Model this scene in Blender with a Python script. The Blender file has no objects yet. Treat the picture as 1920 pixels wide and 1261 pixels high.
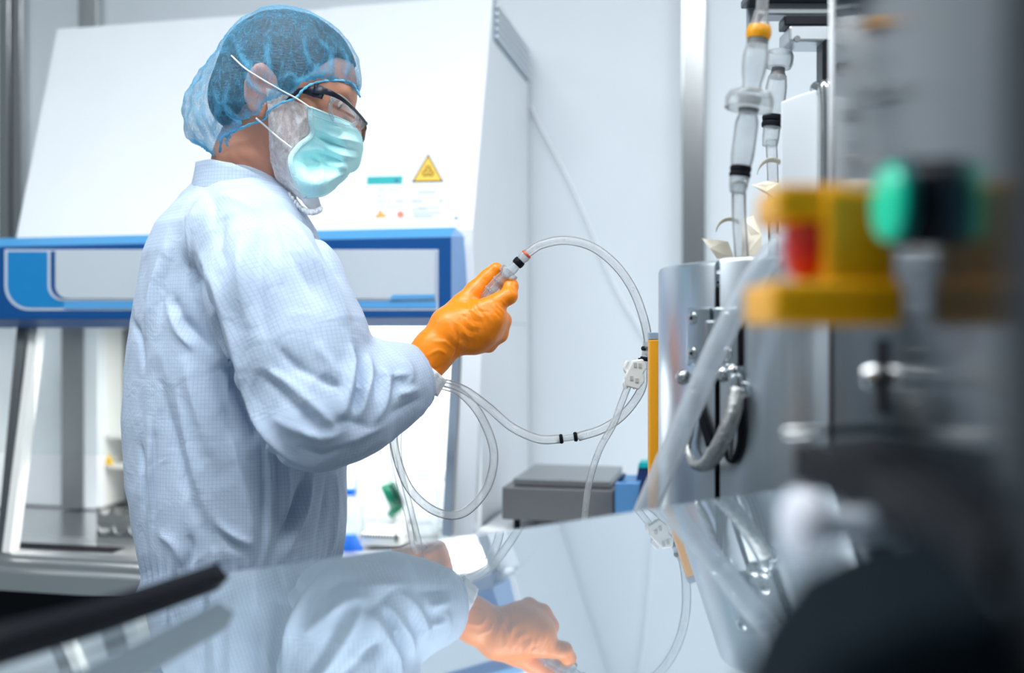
import bpy, bmesh, math, random
import numpy as np
from mathutils import Vector, Matrix
from mathutils.bvhtree import BVHTree
random.seed(4)
rng = np.random.RandomState(7)
SC = bpy.context.scene
COL = SC.collection
PI = math.pi
F = 1920 * 35.0 / 36.0          # focal length in pixels
CZ = 1.30                        # camera height

# ------------------------------------------------------------------ camera
cam_d = bpy.data.cameras.new('camera'); cam = bpy.data.objects.new('camera', cam_d); COL.objects.link(cam)
cam.location = (0, 0, CZ); cam.rotation_euler = (PI/2, 0, 0)
cam_d.lens = 35; cam_d.sensor_width = 36; cam_d.sensor_fit = 'HORIZONTAL'
cam_d.clip_start = 0.02
cam_d.dof.use_dof = True; cam_d.dof.focus_distance = 1.43; cam_d.dof.aperture_fstop = 1.8
SC.camera = cam
# ------------------------------------------------------------------ world, lights, exposure
W = bpy.data.worlds.new('world'); SC.world = W; W.use_nodes = True
_bg = W.node_tree.nodes['Background']
_bg.inputs[0].default_value = (0.60, 0.72, 0.80, 1); _bg.inputs[1].default_value = 0.23
SC.view_settings.view_transform = 'Standard'; SC.view_settings.look = 'None'
SC.view_settings.gamma = 1.0; SC.view_settings.use_curve_mapping = False
SC.view_settings.exposure = 0.42
SC.cycles.transparent_max_bounces = 32
def area(name, loc, rot, sx, sy, power, color=(0.93, 0.97, 1.0)):
    l = bpy.data.lights.new(name, 'AREA'); l.shape = 'RECTANGLE'; l.size = sx; l.size_y = sy
    l.energy = power; l.color = color
    o = bpy.data.objects.new(name, l); COL.objects.link(o); o.location = loc; o.rotation_euler = rot
    return o
area('ceiling_lamp_light', (-0.5, 0.75, 2.88), (0, 0, 0), 1.15, 0.55, 19)
area('ceiling_lamp_light', (1.6, 1.0, 2.88), (0, 0, 0), 1.15, 0.55, 12)
area('ceiling_lamp_light', (-2.2, 0.8, 2.88), (0, 0, 0), 1.15, 0.55, 8)
area('ceiling_lamp_light', (0.5, -0.6, 2.88), (0, 0, 0), 1.15, 0.55, 27)

# ------------------------------------------------------------------ helpers
def P(px, py, D):
    return Vector(((px-960)/F*D, D, CZ-(py-630)/F*D))
def setp(o, label=None, cat=None, group=None, kind=None):
    if label: o['label'] = label
    if cat: o['category'] = cat
    if group: o['group'] = group
    if kind: o['kind'] = kind
    return o
def empty(name, loc, label=None, cat=None, group=None):
    o = bpy.data.objects.new(name, None); COL.objects.link(o); o.location = loc; o.empty_display_size = 0.05
    return setp(o, label, cat, group)
def finish(name, me, mat=None, parent=None, smooth=False):
    o = bpy.data.objects.new(name, me); COL.objects.link(o)
    if mat: me.materials.append(mat)
    if smooth: me.polygons.foreach_set('use_smooth', [True]*len(me.polygons))
    if parent:
        o.parent = parent
        o.matrix_parent_inverse = Matrix.Translation(parent.location).inverted()
    return o
def obj(name, bm, mat=None, parent=None, smooth=False, bevel=0, fix=True):
    if fix: bmesh.ops.recalc_face_normals(bm, faces=bm.faces)
    me = bpy.data.meshes.new(name); bm.to_mesh(me); bm.free()
    o = finish(name, me, mat, parent, smooth)
    if bevel:
        b = o.modifiers.new('bevel', 'BEVEL'); b.width = bevel; b.segments = 2; b.limit_method = 'ANGLE'
        b.harden_normals = False
    return o
def add_box(bm, c, s, M=None):
    """box centre c size s in frame M (3x3)"""
    M = M or Matrix.Identity(3); c = Vector(c)
    vs = [bm.verts.new(c + M @ Vector((sx*s[0]/2, sy*s[1]/2, sz*s[2]/2))) for sx in (-1, 1) for sy in (-1, 1) for sz in (-1, 1)]
    for f in ((0,1,3,2),(4,6,7,5),(0,4,5,1),(2,3,7,6),(0,2,6,4),(1,5,7,3)):
        bm.faces.new([vs[i] for i in f])
def add_prism(bm, pts, off):
    """polygon pts (3D) extruded by vector off"""
    off = Vector(off)
    a = [bm.verts.new(Vector(p)) for p in pts]; b = [bm.verts.new(Vector(p)+off) for p in pts]
    bm.faces.new(a); bm.faces.new(b[::-1])
    n = len(pts)
    for i in range(n): bm.faces.new((a[i], b[i], b[(i+1) % n], a[(i+1) % n]))
def frame_to(d):
    d = Vector(d).normalized()
    u = Vector((0, 0, 1)) if abs(d.z) < 0.9 else Vector((1, 0, 0))
    x = u.cross(d).normalized(); y = d.cross(x)
    return Matrix((x, y, d)).transposed()
def add_lathe(bm, o, axis, prof, n=32, cap=True):
    """prof: list (r, h) along axis from o"""
    M = frame_to(axis); o = Vector(o); rings = []
    for r, h in prof:
        rings.append([bm.verts.new(o + M @ Vector((r*math.cos(2*PI*i/n), r*math.sin(2*PI*i/n), h))) for i in range(n)])
    for a, b in zip(rings, rings[1:]):
        for i in range(n): bm.faces.new((a[i], a[(i+1) % n], b[(i+1) % n], b[i]))
    if cap:
        bm.faces.new(rings[0][::-1]); bm.faces.new(rings[-1])
def catmull(pts, sub=10):
    pts = [Vector(p) for p in pts]; out = []
    q = [pts[0]*2-pts[1]] + pts + [pts[-1]*2-pts[-2]]
    for i in range(1, len(q)-2):
        for k in range(sub):
            t = k/sub; p0, p1, p2, p3 = q[i-1:i+3]
            out.append(0.5*((2*p1)+(p2-p0)*t+(2*p0-5*p1+4*p2-p3)*t*t+(3*p1-p0-3*p2+p3)*t**3))
    out.append(pts[-1]); return out
def add_tube(bm, pts, r, n=12, sub=10, smooth=True, cap=True, flat=1.0):
    c = catmull(pts, sub) if smooth and len(pts) > 2 else [Vector(p) for p in pts]
    rings = []; up = None
    for i, p in enumerate(c):
        t = (c[min(i+1, len(c)-1)]-c[max(i-1, 0)]).normalized()
        if up is None: up = Vector((0, 0, 1)) if abs(t.z) < 0.9 else Vector((1, 0, 0))
        x = t.cross(up).normalized(); y = x.cross(t); up = y
        rr = r(i/(len(c)-1)) if callable(r) else r
        rings.append([bm.verts.new(p + x*rr*math.cos(2*PI*k/n)+y*rr*flat*math.sin(2*PI*k/n)) for k in range(n)])
    for a, b in zip(rings, rings[1:]):
        for i in range(n): bm.faces.new((a[i], a[(i+1) % n], b[(i+1) % n], b[i]))
    if cap: bm.faces.new(rings[0][::-1]); bm.faces.new(rings[-1])
def NB(): return bmesh.new()
def tube_obj(name, pts, r, mat, parent=None, **k):
    bm = NB(); add_tube(bm, pts, r, **k); return obj(name, bm, mat, parent, True)
def lathe_obj(name, o, axis, prof, mat, parent=None, n=32, smooth=True):
    bm = NB(); add_lathe(bm, o, axis, prof, n)
    ob = obj(name, bm, mat, parent, smooth)
    if smooth:
        m = ob.modifiers.new('edges', 'EDGE_SPLIT'); m.split_angle = math.radians(40)
    return ob
def box_obj(name, c, s, mat, parent=None, M=None, bevel=0.0):
    bm = NB(); add_box(bm, c, s, M); return obj(name, bm, mat, parent, bevel=bevel)

# ------------------------------------------------------------------ materials
def mat(name, color, rough=0.5, metal=0.0, noise=0.03, nscale=40, bump=0.0, ior=1.5, alpha=1.0, emit=None, estr=0, trans=0, spec=0.5, stretch=None, coat=0, sss=0, rvar=0):
    m = bpy.data.materials.new(name); m.use_nodes = True; nt = m.node_tree; b = nt.nodes['Principled BSDF']
    tc = nt.nodes.new('ShaderNodeTexCoord'); nz = nt.nodes.new('ShaderNodeTexNoise'); nz.inputs['Scale'].default_value = nscale
    nz.inputs['Detail'].default_value = 4
    if stretch:
        mp = nt.nodes.new('ShaderNodeMapping'); mp.inputs['Scale'].default_value = stretch
        nt.links.new(tc.outputs['Object'], mp.inputs[0]); nt.links.new(mp.outputs[0], nz.inputs['Vector'])
    else: nt.links.new(tc.outputs['Object'], nz.inputs['Vector'])
    mx = nt.nodes.new('ShaderNodeMix'); mx.data_type = 'RGBA'
    c = np.array(color)
    mx.inputs[6].default_value = (*np.clip(c*(1-noise), 0, 1), 1); mx.inputs[7].default_value = (*np.clip(c*(1+noise), 0, 1), 1)
    nt.links.new(nz.outputs['Fac'], mx.inputs[0]); nt.links.new(mx.outputs[2], b.inputs['Base Color'])
    b.inputs['Roughness'].default_value = rough; b.inputs['Metallic'].default_value = metal
    b.inputs['IOR'].default_value = ior; b.inputs['Alpha'].default_value = alpha
    b.inputs['Specular IOR Level'].default_value = spec
    b.inputs['Transmission Weight'].default_value = trans
    b.inputs['Coat Weight'].default_value = coat
    if sss:
        b.inputs['Subsurface Weight'].default_value = sss; b.inputs['Subsurface Radius'].default_value = (0.01, 0.004, 0.002)
        b.inputs['Subsurface Scale'].default_value = 0.6
    if rvar:
        mr = nt.nodes.new('ShaderNodeMapRange'); mr.inputs[3].default_value = rough-rvar; mr.inputs[4].default_value = rough+rvar
        nt.links.new(nz.outputs['Fac'], mr.inputs[0]); nt.links.new(mr.outputs[0], b.inputs['Roughness'])
    if bump:
        bp = nt.nodes.new('ShaderNodeBump'); bp.inputs['Strength'].default_value = bump; bp.inputs['Distance'].default_value = 0.002
        nt.links.new(nz.outputs['Fac'], bp.inputs['Height']); nt.links.new(bp.outputs[0], b.inputs['Normal'])
    if emit:
        b.inputs['Emission Color'].default_value = (*emit, 1); b.inputs['Emission Strength'].default_value = estr
    return m
def srgb(r, g, b):
    f = lambda v: (v/255/12.92) if v/255 <= 0.04045 else ((v/255+0.055)/1.055)**2.4
    return (f(r), f(g), f(b))
def glassy(name, tint, body, clear=0.75, rough=0.05, white=(0.9, 0.95, 0.97), gamma=2.5):
    """clear plastic or silicone: transparent seen straight through, milkier and shinier at grazing edges"""
    m = bpy.data.materials.new(name); m.use_nodes = True; nt = m.node_tree
    for n in list(nt.nodes):
        if n.type != 'OUTPUT_MATERIAL': nt.nodes.remove(n)
    out = [n for n in nt.nodes if n.type == 'OUTPUT_MATERIAL'][0]
    tr = nt.nodes.new('ShaderNodeBsdfTransparent'); tr.inputs[0].default_value = (*tint, 1)
    df = nt.nodes.new('ShaderNodeBsdfDiffuse'); df.inputs[0].default_value = (*white, 1)
    tl = nt.nodes.new('ShaderNodeBsdfTranslucent'); tl.inputs[0].default_value = (*white, 1)
    md = nt.nodes.new('ShaderNodeMixShader'); md.inputs[0].default_value = 0.5
    nt.links.new(df.outputs[0], md.inputs[1]); nt.links.new(tl.outputs[0], md.inputs[2])
    gl = nt.nodes.new('ShaderNodeBsdfGlossy'); gl.inputs['Roughness'].default_value = rough
    lw = nt.nodes.new('ShaderNodeLayerWeight'); lw.inputs[0].default_value = 0.5
    pw = nt.nodes.new('ShaderNodeMath'); pw.operation = 'POWER'; pw.inputs[1].default_value = gamma
    nt.links.new(lw.outputs['Facing'], pw.inputs[0])
    nz = nt.nodes.new('ShaderNodeTexNoise'); nz.inputs['Scale'].default_value = 60
    tc = nt.nodes.new('ShaderNodeTexCoord'); nt.links.new(tc.outputs['Object'], nz.inputs['Vector'])
    mr = nt.nodes.new('ShaderNodeMapRange'); mr.inputs[3].default_value = (1-clear)*0.8; mr.inputs[4].default_value = (1-clear)*1.2
    nt.links.new(nz.outputs['Fac'], mr.inputs[0])
    ad = nt.nodes.new('ShaderNodeMath'); ad.operation = 'MULTIPLY_ADD'; ad.inputs[1].default_value = body
    nt.links.new(pw.outputs[0], ad.inputs[0]); nt.links.new(mr.outputs[0], ad.inputs[2]); ad.use_clamp = True
    m1 = nt.nodes.new('ShaderNodeMixShader'); nt.links.new(ad.outputs[0], m1.inputs[0])
    nt.links.new(tr.outputs[0], m1.inputs[1]); nt.links.new(md.outputs[0], m1.inputs[2])
    fr = nt.nodes.new('ShaderNodeFresnel'); fr.inputs[0].default_value = 1.24
    m2 = nt.nodes.new('ShaderNodeMixShader'); nt.links.new(fr.outputs[0], m2.inputs[0])
    nt.links.new(m1.outputs[0], m2.inputs[1]); nt.links.new(gl.outputs[0], m2.inputs[2])
    nt.links.new(m2.outputs[0], out.inputs[0])
    return m
M = {}
M['wall'] = mat('wall_paint', srgb(226, 233, 238), 0.45, nscale=6)
M['white'] = mat('white_enamel', srgb(236, 240, 244), 0.35, nscale=8)
M['whiteplastic'] = mat('white_plastic', srgb(232, 232, 228), 0.4)
M['blue_light'] = mat('light_blue_paint', srgb(78, 158, 214), 0.4)
M['blue_dark'] = mat('dark_blue_paint', srgb(0, 76, 142), 0.35)
M['blue_under'] = mat('under_blue_paint', srgb(70, 110, 165), 0.45)
M['cyan_print'] = mat('cyan_print', srgb(10, 130, 195), 0.5)
M['sky_print'] = mat('sky_blue_print', srgb(86, 164, 220), 0.5)
M['pale_print'] = mat('pale_print', srgb(205, 215, 228), 0.5)
M['grey_print'] = mat('grey_print', srgb(198, 207, 214), 0.5, nscale=300, noise=0.05)
M['steel'] = mat('brushed_steel', (0.58, 0.59, 0.59), 0.22, 1.0, nscale=30, stretch=(60, 60, 1), rvar=0.05, noise=0.06)
M['steel_h'] = mat('brushed_steel_sill', (0.68, 0.69, 0.69), 0.3, 1.0, nscale=30, stretch=(1, 60, 60), rvar=0.05, noise=0.06)
M['steel_dark'] = mat('dark_steel', (0.25, 0.26, 0.27), 0.35, 1.0, nscale=40)
M['grey_metal'] = mat('grey_lacquer', srgb(112, 113, 115), 0.5, nscale=120)
M['grey_pan'] = mat('scale_pan_steel', srgb(150, 152, 154), 0.32, 0.6, nscale=60)
M['black'] = mat('black_rubber', (0.006, 0.007, 0.010), 0.55, spec=0.12)
M['black_gloss'] = mat('black_plastic', (0.006, 0.007, 0.01), 0.25)
M['floor'] = mat('floor_vinyl', srgb(150, 160, 165), 0.3, nscale=20)
M['ceiling'] = mat('ceiling_panel', srgb(225, 228, 230), 0.6)
M['teal'] = mat('teal_print', srgb(0, 176, 178), 0.5)
M['green'] = mat('green_plastic', srgb(0, 132, 98), 0.25, coat=0.4)
M['cap_blue'] = mat('blue_cap', srgb(0, 105, 215), 0.35)
M['yellow'] = mat('yellow_plastic', srgb(250, 178, 0), 0.4)
M['bar'] = mat('yellow_bar_paint', srgb(244, 165, 10), 0.35)
M['red'] = mat('red_button', srgb(214, 30, 5), 0.35)
M['sign_y'] = mat('warning_yellow', srgb(255, 205, 70), 0.5)
M['sign_y2'] = mat('warning_yellow_strong', srgb(255, 205, 0), 0.5)
M['cream'] = mat('cream_paper', srgb(242, 233, 215), 0.6)
M['tan'] = mat('tan_tape', srgb(215, 170, 100), 0.6)
M['orange_ring'] = mat('orange_tie', srgb(215, 85, 30), 0.4)
M['amber'] = mat('amber_ring', srgb(235, 160, 20), 0.35)
M['glove'] = mat('orange_nitrile', srgb(255, 138, 2), 0.40, noise=0.04, nscale=30, bump=0.15, sss=0.08)
M['skin'] = mat('skin', srgb(196, 138, 114), 0.5, noise=0.12, nscale=45, bump=0.3, sss=0.15)
M['lip'] = mat('skin_red', srgb(180, 105, 92), 0.5)
M['hair'] = mat('dark_hair', srgb(58, 54, 54), 0.6, noise=0.55, nscale=120, bump=1.0, stretch=(1, 1, 3))
M['boot'] = mat('white_boot', srgb(220, 224, 228), 0.5)
M['cuff'] = mat('white_knit', srgb(236, 238, 240), 0.8, nscale=200, bump=0.6)
M['stitch'] = mat('white_piping', srgb(222, 232, 242), 0.7)
M['navy'] = mat('glasses_navy', srgb(22, 30, 44), 0.3)
M['strap'] = mat('white_elastic', srgb(235, 240, 242), 0.7)
M['navy_print'] = mat('navy_print', srgb(20, 48, 95), 0.5)
M['box_blue'] = mat('box_blue_print', srgb(92, 150, 205), 0.5)
M['braid'] = mat('steel_braid', (0.42, 0.43, 0.42), 0.35, 1.0, noise=0.5, nscale=260, bump=1.0)
M['tube'] = glassy('silicone_tube', (0.985, 0.99, 0.995), 0.34, 0.74, gamma=1.6, white=(1.0, 1.0, 1.0))
M['tube_big'] = glassy('silicone_hose', (0.96, 0.98, 1.0), 0.6, 0.55, gamma=1.5, white=(0.90, 0.95, 1.0))
M['clear'] = glassy('clear_polycarbonate', (0.94, 0.97, 0.98), 0.55, 0.8, gamma=1.7, white=(0.85, 0.9, 0.93))
M['frost'] = glassy('frosted_polycarbonate', (0.96, 0.98, 0.99), 0.5, 0.62, gamma=1.3, white=(0.92, 0.95, 0.97))
M['lens'] = glassy('clear_lens', (0.985, 0.975, 0.985), 0.2, 0.985, gamma=4)
M['glass'] = glassy('window_glass', (0.95, 0.97, 0.97), 0.05, 0.985, gamma=3, rough=0.01)
M['bottle'] = glassy('milky_bottle', (0.95, 0.97, 0.98), 0.4, 0.55, gamma=1.5)
M['lamp'] = mat('lamp_diffuser', (0.95, 0.97, 1), 0.5, emit=(0.93, 0.97, 1.0), estr=5)
# polished plate: mirror-like steel, blue-grey diffuse mixed in to wash out its reflection
def plate_mat():
    m = mat('polished_plate', (0.80, 0.84, 0.87), 0.025, 1.0, noise=0.02, nscale=3)
    nt = m.node_tree; b = nt.nodes['Principled BSDF']; out = [n for n in nt.nodes if n.type == 'OUTPUT_MATERIAL'][0]
    d = nt.nodes.new('ShaderNodeBsdfDiffuse'); d.inputs[0].default_value = (0.34, 0.43, 0.50, 1)
    mx = nt.nodes.new('ShaderNodeMixShader'); mx.inputs[0].default_value = 0.30
    nt.links.new(b.outputs[0], mx.inputs[1]); nt.links.new(d.outputs[0], mx.inputs[2]); nt.links.new(mx.outputs[0], out.inputs[0])
    return m
M['plate'] = plate_mat()
M['panel'] = mat('dark_polycarbonate', (0.006, 0.012, 0.018), 0.12, 0.0, noise=0.1, nscale=3, ior=1.25, spec=0.5)
M['vessel'] = mat('satin_vessel_steel', (0.58, 0.63, 0.68), 0.30, 1.0, nscale=6, stretch=(25, 25, 0.5), rvar=0.05, noise=0.04)
def fabric_mat():
    m = mat('gridded_cleanroom_fabric', srgb(186, 202, 223), 0.75, noise=0.02, nscale=12)
    nt = m.node_tree; b = nt.nodes['Principled BSDF']; mx = [n for n in nt.nodes if n.type == 'MIX'][0]
    uv = nt.nodes.new('ShaderNodeUVMap'); uv.uv_map = 'cloth'
    sp = nt.nodes.new('ShaderNodeSeparateXYZ'); nt.links.new(uv.outputs[0], sp.inputs[0])
    outs = []
    for k in (0, 1):
        a = nt.nodes.new('ShaderNodeMath'); a.operation = 'MULTIPLY'; a.inputs[1].default_value = 1/0.0055
        nt.links.new(sp.outputs[k], a.inputs[0])
        fr = nt.nodes.new('ShaderNodeMath'); fr.operation = 'FRACT'; nt.links.new(a.outputs[0], fr.inputs[0])
        sb = nt.nodes.new('ShaderNodeMath'); sb.operation = 'SUBTRACT'; sb.inputs[1].default_value = 0.5; nt.links.new(fr.outputs[0], sb.inputs[0])
        ab = nt.nodes.new('ShaderNodeMath'); ab.operation = 'ABSOLUTE'; nt.links.new(sb.outputs[0], ab.inputs[0])
        mr = nt.nodes.new('ShaderNodeMapRange'); mr.inputs[1].default_value = 0.02; mr.inputs[2].default_value = 0.13
        mr.inputs[3].default_value = 1; mr.inputs[4].default_value = 0
        nt.links.new(ab.outputs[0], mr.inputs[0]); outs.append(mr)
    mxx = nt.nodes.new('ShaderNodeMath'); mxx.operation = 'MAXIMUM'
    nt.links.new(outs[0].outputs[0], mxx.inputs[0]); nt.links.new(outs[1].outputs[0], mxx.inputs[1])
    s = nt.nodes.new('ShaderNodeMath'); s.operation = 'MULTIPLY'; s.inputs[1].default_value = 0.32; nt.links.new(mxx.outputs[0], s.inputs[0])
    m2 = nt.nodes.new('ShaderNodeMix'); m2.data_type = 'RGBA'; m2.inputs[7].default_value = (*srgb(120, 146, 178), 1)
    nt.links.new(s.outputs[0], m2.inputs[0]); nt.links.new(mx.outputs[2], m2.inputs[6]); nt.links.new(m2.outputs[2], b.inputs['Base Color'])
    b.inputs['Sheen Weight'].default_value = 0.1
    # fine crumple
    nz = nt.nodes.new('ShaderNodeTexNoise'); nz.inputs['Scale'].default_value = 22; nz.inputs['Detail'].default_value = 3; nz.inputs['Distortion'].default_value = 1.5
    tc = nt.nodes.new('ShaderNodeTexCoord'); nt.links.new(tc.outputs['Object'], nz.inputs['Vector'])
    bp = nt.nodes.new('ShaderNodeBump'); bp.inputs['Strength'].default_value = 0.35; bp.inputs['Distance'].default_value = 0.006
    nt.links.new(nz.outputs['Fac'], bp.inputs['Height']); nt.links.new(bp.outputs[0], b.inputs['Normal'])
    return m
M['fabric'] = fabric_mat()
def sheer(name, col, lo, hi, fibre=1.0, scale=90, attr=True, warp=(1, 1, 0.35)):
    """thin non-woven fabric: fibres with see-through gaps, thicker where it is gathered"""
    m = bpy.data.materials.new(name); m.use_nodes = True; nt = m.node_tree
    b = nt.nodes['Principled BSDF']; out = [n for n in nt.nodes if n.type == 'OUTPUT_MATERIAL'][0]
    b.inputs['Base Color'].default_value = (*col, 1); b.inputs['Roughness'].default_value = 0.7
    tr = nt.nodes.new('ShaderNodeBsdfTransparent')
    tl = nt.nodes.new('ShaderNodeBsdfTranslucent'); tl.inputs[0].default_value = (*col, 1)
    mt = nt.nodes.new('ShaderNodeMixShader'); mt.inputs[0].default_value = 0.35
    nt.links.new(b.outputs[0], mt.inputs[1]); nt.links.new(tl.outputs[0], mt.inputs[2])
    tc = nt.nodes.new('ShaderNodeTexCoord'); mp = nt.nodes.new('ShaderNodeMapping'); mp.inputs['Scale'].default_value = warp
    nt.links.new(tc.outputs['Object'], mp.inputs[0])
    n1 = nt.nodes.new('ShaderNodeTexNoise'); n1.inputs['Scale'].default_value = scale; n1.inputs['Detail'].default_value = 5; n1.inputs['Distortion'].default_value = 2.5
    n2 = nt.nodes.new('ShaderNodeTexNoise'); n2.inputs['Scale'].default_value = 420; n2.inputs['Detail'].default_value = 2; n2.inputs['Distortion'].default_value = 3
    nt.links.new(mp.outputs[0], n1.inputs['Vector']); nt.links.new(tc.outputs['Object'], n2.inputs['Vector'])
    r1 = nt.nodes.new('ShaderNodeMapRange'); r1.inputs[1].default_value = 0.35; r1.inputs[2].default_value = 0.72; r1.inputs[3].default_value = lo; r1.inputs[4].default_value = hi
    nt.links.new(n1.outputs['Fac'], r1.inputs[0])
    r2 = nt.nodes.new('ShaderNodeMapRange'); r2.inputs[1].default_value = 0.35; r2.inputs[2].default_value = 0.65; r2.inputs[3].default_value = -0.12*fibre; r2.inputs[4].default_value = 0.16*fibre
    nt.links.new(n2.outputs['Fac'], r2.inputs[0])
    a = nt.nodes.new('ShaderNodeMath'); a.operation = 'ADD'; a.use_clamp = True
    nt.links.new(r1.outputs[0], a.inputs[0]); nt.links.new(r2.outputs[0], a.inputs[1]); last = a
    lw = nt.nodes.new('ShaderNodeLayerWeight'); lw.inputs[0].default_value = 0.5
    p = nt.nodes.new('ShaderNodeMath'); p.operation = 'POWER'; p.inputs[1].default_value = 3.0; nt.links.new(lw.outputs['Facing'], p.inputs[0])
    a2 = nt.nodes.new('ShaderNodeMath'); a2.operation = 'MULTIPLY_ADD'; a2.inputs[1].default_value = 0.4; a2.use_clamp = True
    nt.links.new(p.outputs[0], a2.inputs[0]); nt.links.new(last.outputs[0], a2.inputs[2]); last = a2
    if attr:
        at = nt.nodes.new('ShaderNodeAttribute'); at.attribute_name = 'gather'
        a3 = nt.nodes.new('ShaderNodeMath'); a3.operation = 'ADD'; a3.use_clamp = True
        nt.links.new(last.outputs[0], a3.inputs[0]); nt.links.new(at.outputs['Fac'], a3.inputs[1]); last = a3
    bp = nt.nodes.new('ShaderNodeBump'); bp.inputs['Strength'].default_value = 0.6; bp.inputs['Distance'].default_value = 0.003
    nt.links.new(n1.outputs['Fac'], bp.inputs['Height']); nt.links.new(bp.outputs[0], b.inputs['Normal'])
    mx = nt.nodes.new('ShaderNodeMixShader'); nt.links.new(last.outputs[0], mx.inputs[0])
    nt.links.new(tr.outputs[0], mx.inputs[1]); nt.links.new(mt.outputs[0], mx.inputs[2]); nt.links.new(mx.outputs[0], out.inputs[0])
    return m
M['net'] = sheer('sheer_blue_nonwoven', srgb(92, 180, 222), 0.10, 0.42)
M['net_hem'] = mat('gathered_blue_hem', srgb(105, 185, 222), 0.8, noise=0.25, nscale=250, bump=0.8)
M['beard'] = sheer('sheer_white_nonwoven', srgb(246, 248, 250), 0.62, 0.97, scale=60)
M['mask'] = mat('mint_mask_fabric', srgb(190, 240, 242), 0.8, noise=0.03, nscale=200, bump=0.3, spec=0.2)
M['mask_edge'] = mat('mask_binding', srgb(190, 228, 232), 0.85, noise=0.15, nscale=500, bump=0.5)

# ------------------------------------------------------------------ implicit surfaces (numpy) -> mesh by surface nets
def v3(p): return np.array(p[:], dtype=np.float32)
def smin(a, b, k):
    h = np.clip(0.5+0.5*(b-a)/k, 0, 1); return b*(1-h)+a*h-k*h*(1-h)
def smax(a, b, k): return -smin(-a, -b, k)
def s_cone(X, a, b, ra, rb):
    a, b = v3(a), v3(b); d = b-a; L = float(d @ d)
    t = np.clip(((X-a) @ d)/L, 0, 1)
    q = X-a-t[:, None]*d
    return np.sqrt((q*q).sum(1))-(ra+(rb-ra)*t)
def s_chain(X, pts, k=0.01):
    r = None
    for (a, ra), (b, rb) in zip(pts, pts[1:]):
        s = s_cone(X, a, b, ra, rb); r = s if r is None else smin(r, s, k)
    return r
def s_ell(X, c, r, R=None):
    q = X-v3(c)
    if R is not None: q = q @ R
    r = np.array(r, dtype=np.float32)
    k0 = np.sqrt(((q/r)**2).sum(1)); k1 = np.sqrt(((q/r**2)**2).sum(1))+1e-9
    return k0*(k0-1)/k1
def surf_net(f, lo, hi, h, margin=0.03):
    lo = np.array(lo, dtype=np.float32); n = np.ceil((np.array(hi)-lo)/h).astype(int)+1
    B = 8; nb = np.ceil(n/B).astype(int); n = nb*B
    ax = [lo[i]+h*np.arange(n[i], dtype=np.float32) for i in range(3)]
    cx = [lo[i]+h*(B*np.arange(nb[i])+(B-1)/2) for i in range(3)]
    G = np.stack(np.meshgrid(*cx, indexing='ij'), -1).reshape(-1, 3).astype(np.float32)
    fc = f(G).reshape(nb)
    FF = np.repeat(np.repeat(np.repeat(fc, B, 0), B, 1), B, 2).astype(np.float32)
    act = np.argwhere(np.abs(fc) < B*h*0.87+margin)
    o = np.stack(np.meshgrid(*[np.arange(B)]*3, indexing='ij'), -1).reshape(-1, 3)
    for s in range(0, len(act), 1500):
        A = act[s:s+1500]; idx = (A[:, None, :]*B+o[None]).reshape(-1, 3)
        FF[idx[:, 0], idx[:, 1], idx[:, 2]] = f((lo+h*idx).astype(np.float32))
    S = FF < 0
    nx, ny, nz = [k-1 for k in FF.shape]
    cs = np.zeros((nx, ny, nz), np.int8)
    for dx in (0, 1):
        for dy in (0, 1):
            for dz in (0, 1): cs += S[dx:nx+dx, dy:ny+dy, dz:nz+dz]
    C = np.argwhere((cs > 0) & (cs < 8))
    vid = -np.ones((nx, ny, nz), np.int64); vid[C[:, 0], C[:, 1], C[:, 2]] = np.arange(len(C))
    acc = np.zeros((len(C), 3)); cnt = np.zeros(len(C))
    for a in range(3):
        o1, o2 = [i for i in range(3) if i != a]
        for p in (0, 1):
            for q in (0, 1):
                c0 = C.copy(); c0[:, o1] += p; c0[:, o2] += q; c1 = c0.copy(); c1[:, a] += 1
                f0 = FF[c0[:, 0], c0[:, 1], c0[:, 2]]; f1 = FF[c1[:, 0], c1[:, 1], c1[:, 2]]
                m = (f0 < 0) != (f1 < 0); t = f0[m]/(f0[m]-f1[m])
                pt = c0[m].astype(float); pt[:, a] += t; acc[m] += pt; cnt[m] += 1
    V = lo+h*acc/cnt[:, None]
    Q = []
    for a in range(3):
        o1, o2 = (a+1) % 3, (a+2) % 3
        sl0 = [slice(1, k-1) for k in FF.shape]; sl1 = list(sl0); sl0[a] = slice(0, FF.shape[a]-1); sl1[a] = slice(1, None)
        s0, s1 = S[tuple(sl0)], S[tuple(sl1)]
        for flip in (False, True):
            E = np.argwhere((s0 & ~s1) if not flip else (~s0 & s1))
            if not len(E): continue
            off = np.ones(3, int); off[a] = 0; E = E+off
            c = []
            for (p, q) in ((-1, -1), (0, -1), (0, 0), (-1, 0)):
                e = E.copy(); e[:, o1] += p; e[:, o2] += q; c.append(vid[e[:, 0], e[:, 1], e[:, 2]])
            q4 = np.stack(c if not flip else c[::-1], 1); Q.append(q4[(q4 >= 0).all(1)])
    Q = np.concatenate(Q)
    return V, Q
def mesh_np(name, V, Q):
    me = bpy.data.meshes.new(name); me.vertices.add(len(V)); me.vertices.foreach_set('co', np.asarray(V, np.float32).ravel())
    me.loops.add(Q.size); me.loops.foreach_set('vertex_index', Q.ravel().astype(np.int32))
    me.polygons.add(len(Q)); me.polygons.foreach_set('loop_start', np.arange(0, Q.size, Q.shape[1], dtype=np.int32))
    me.update(calc_edges=True); me.validate()
    return me
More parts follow.
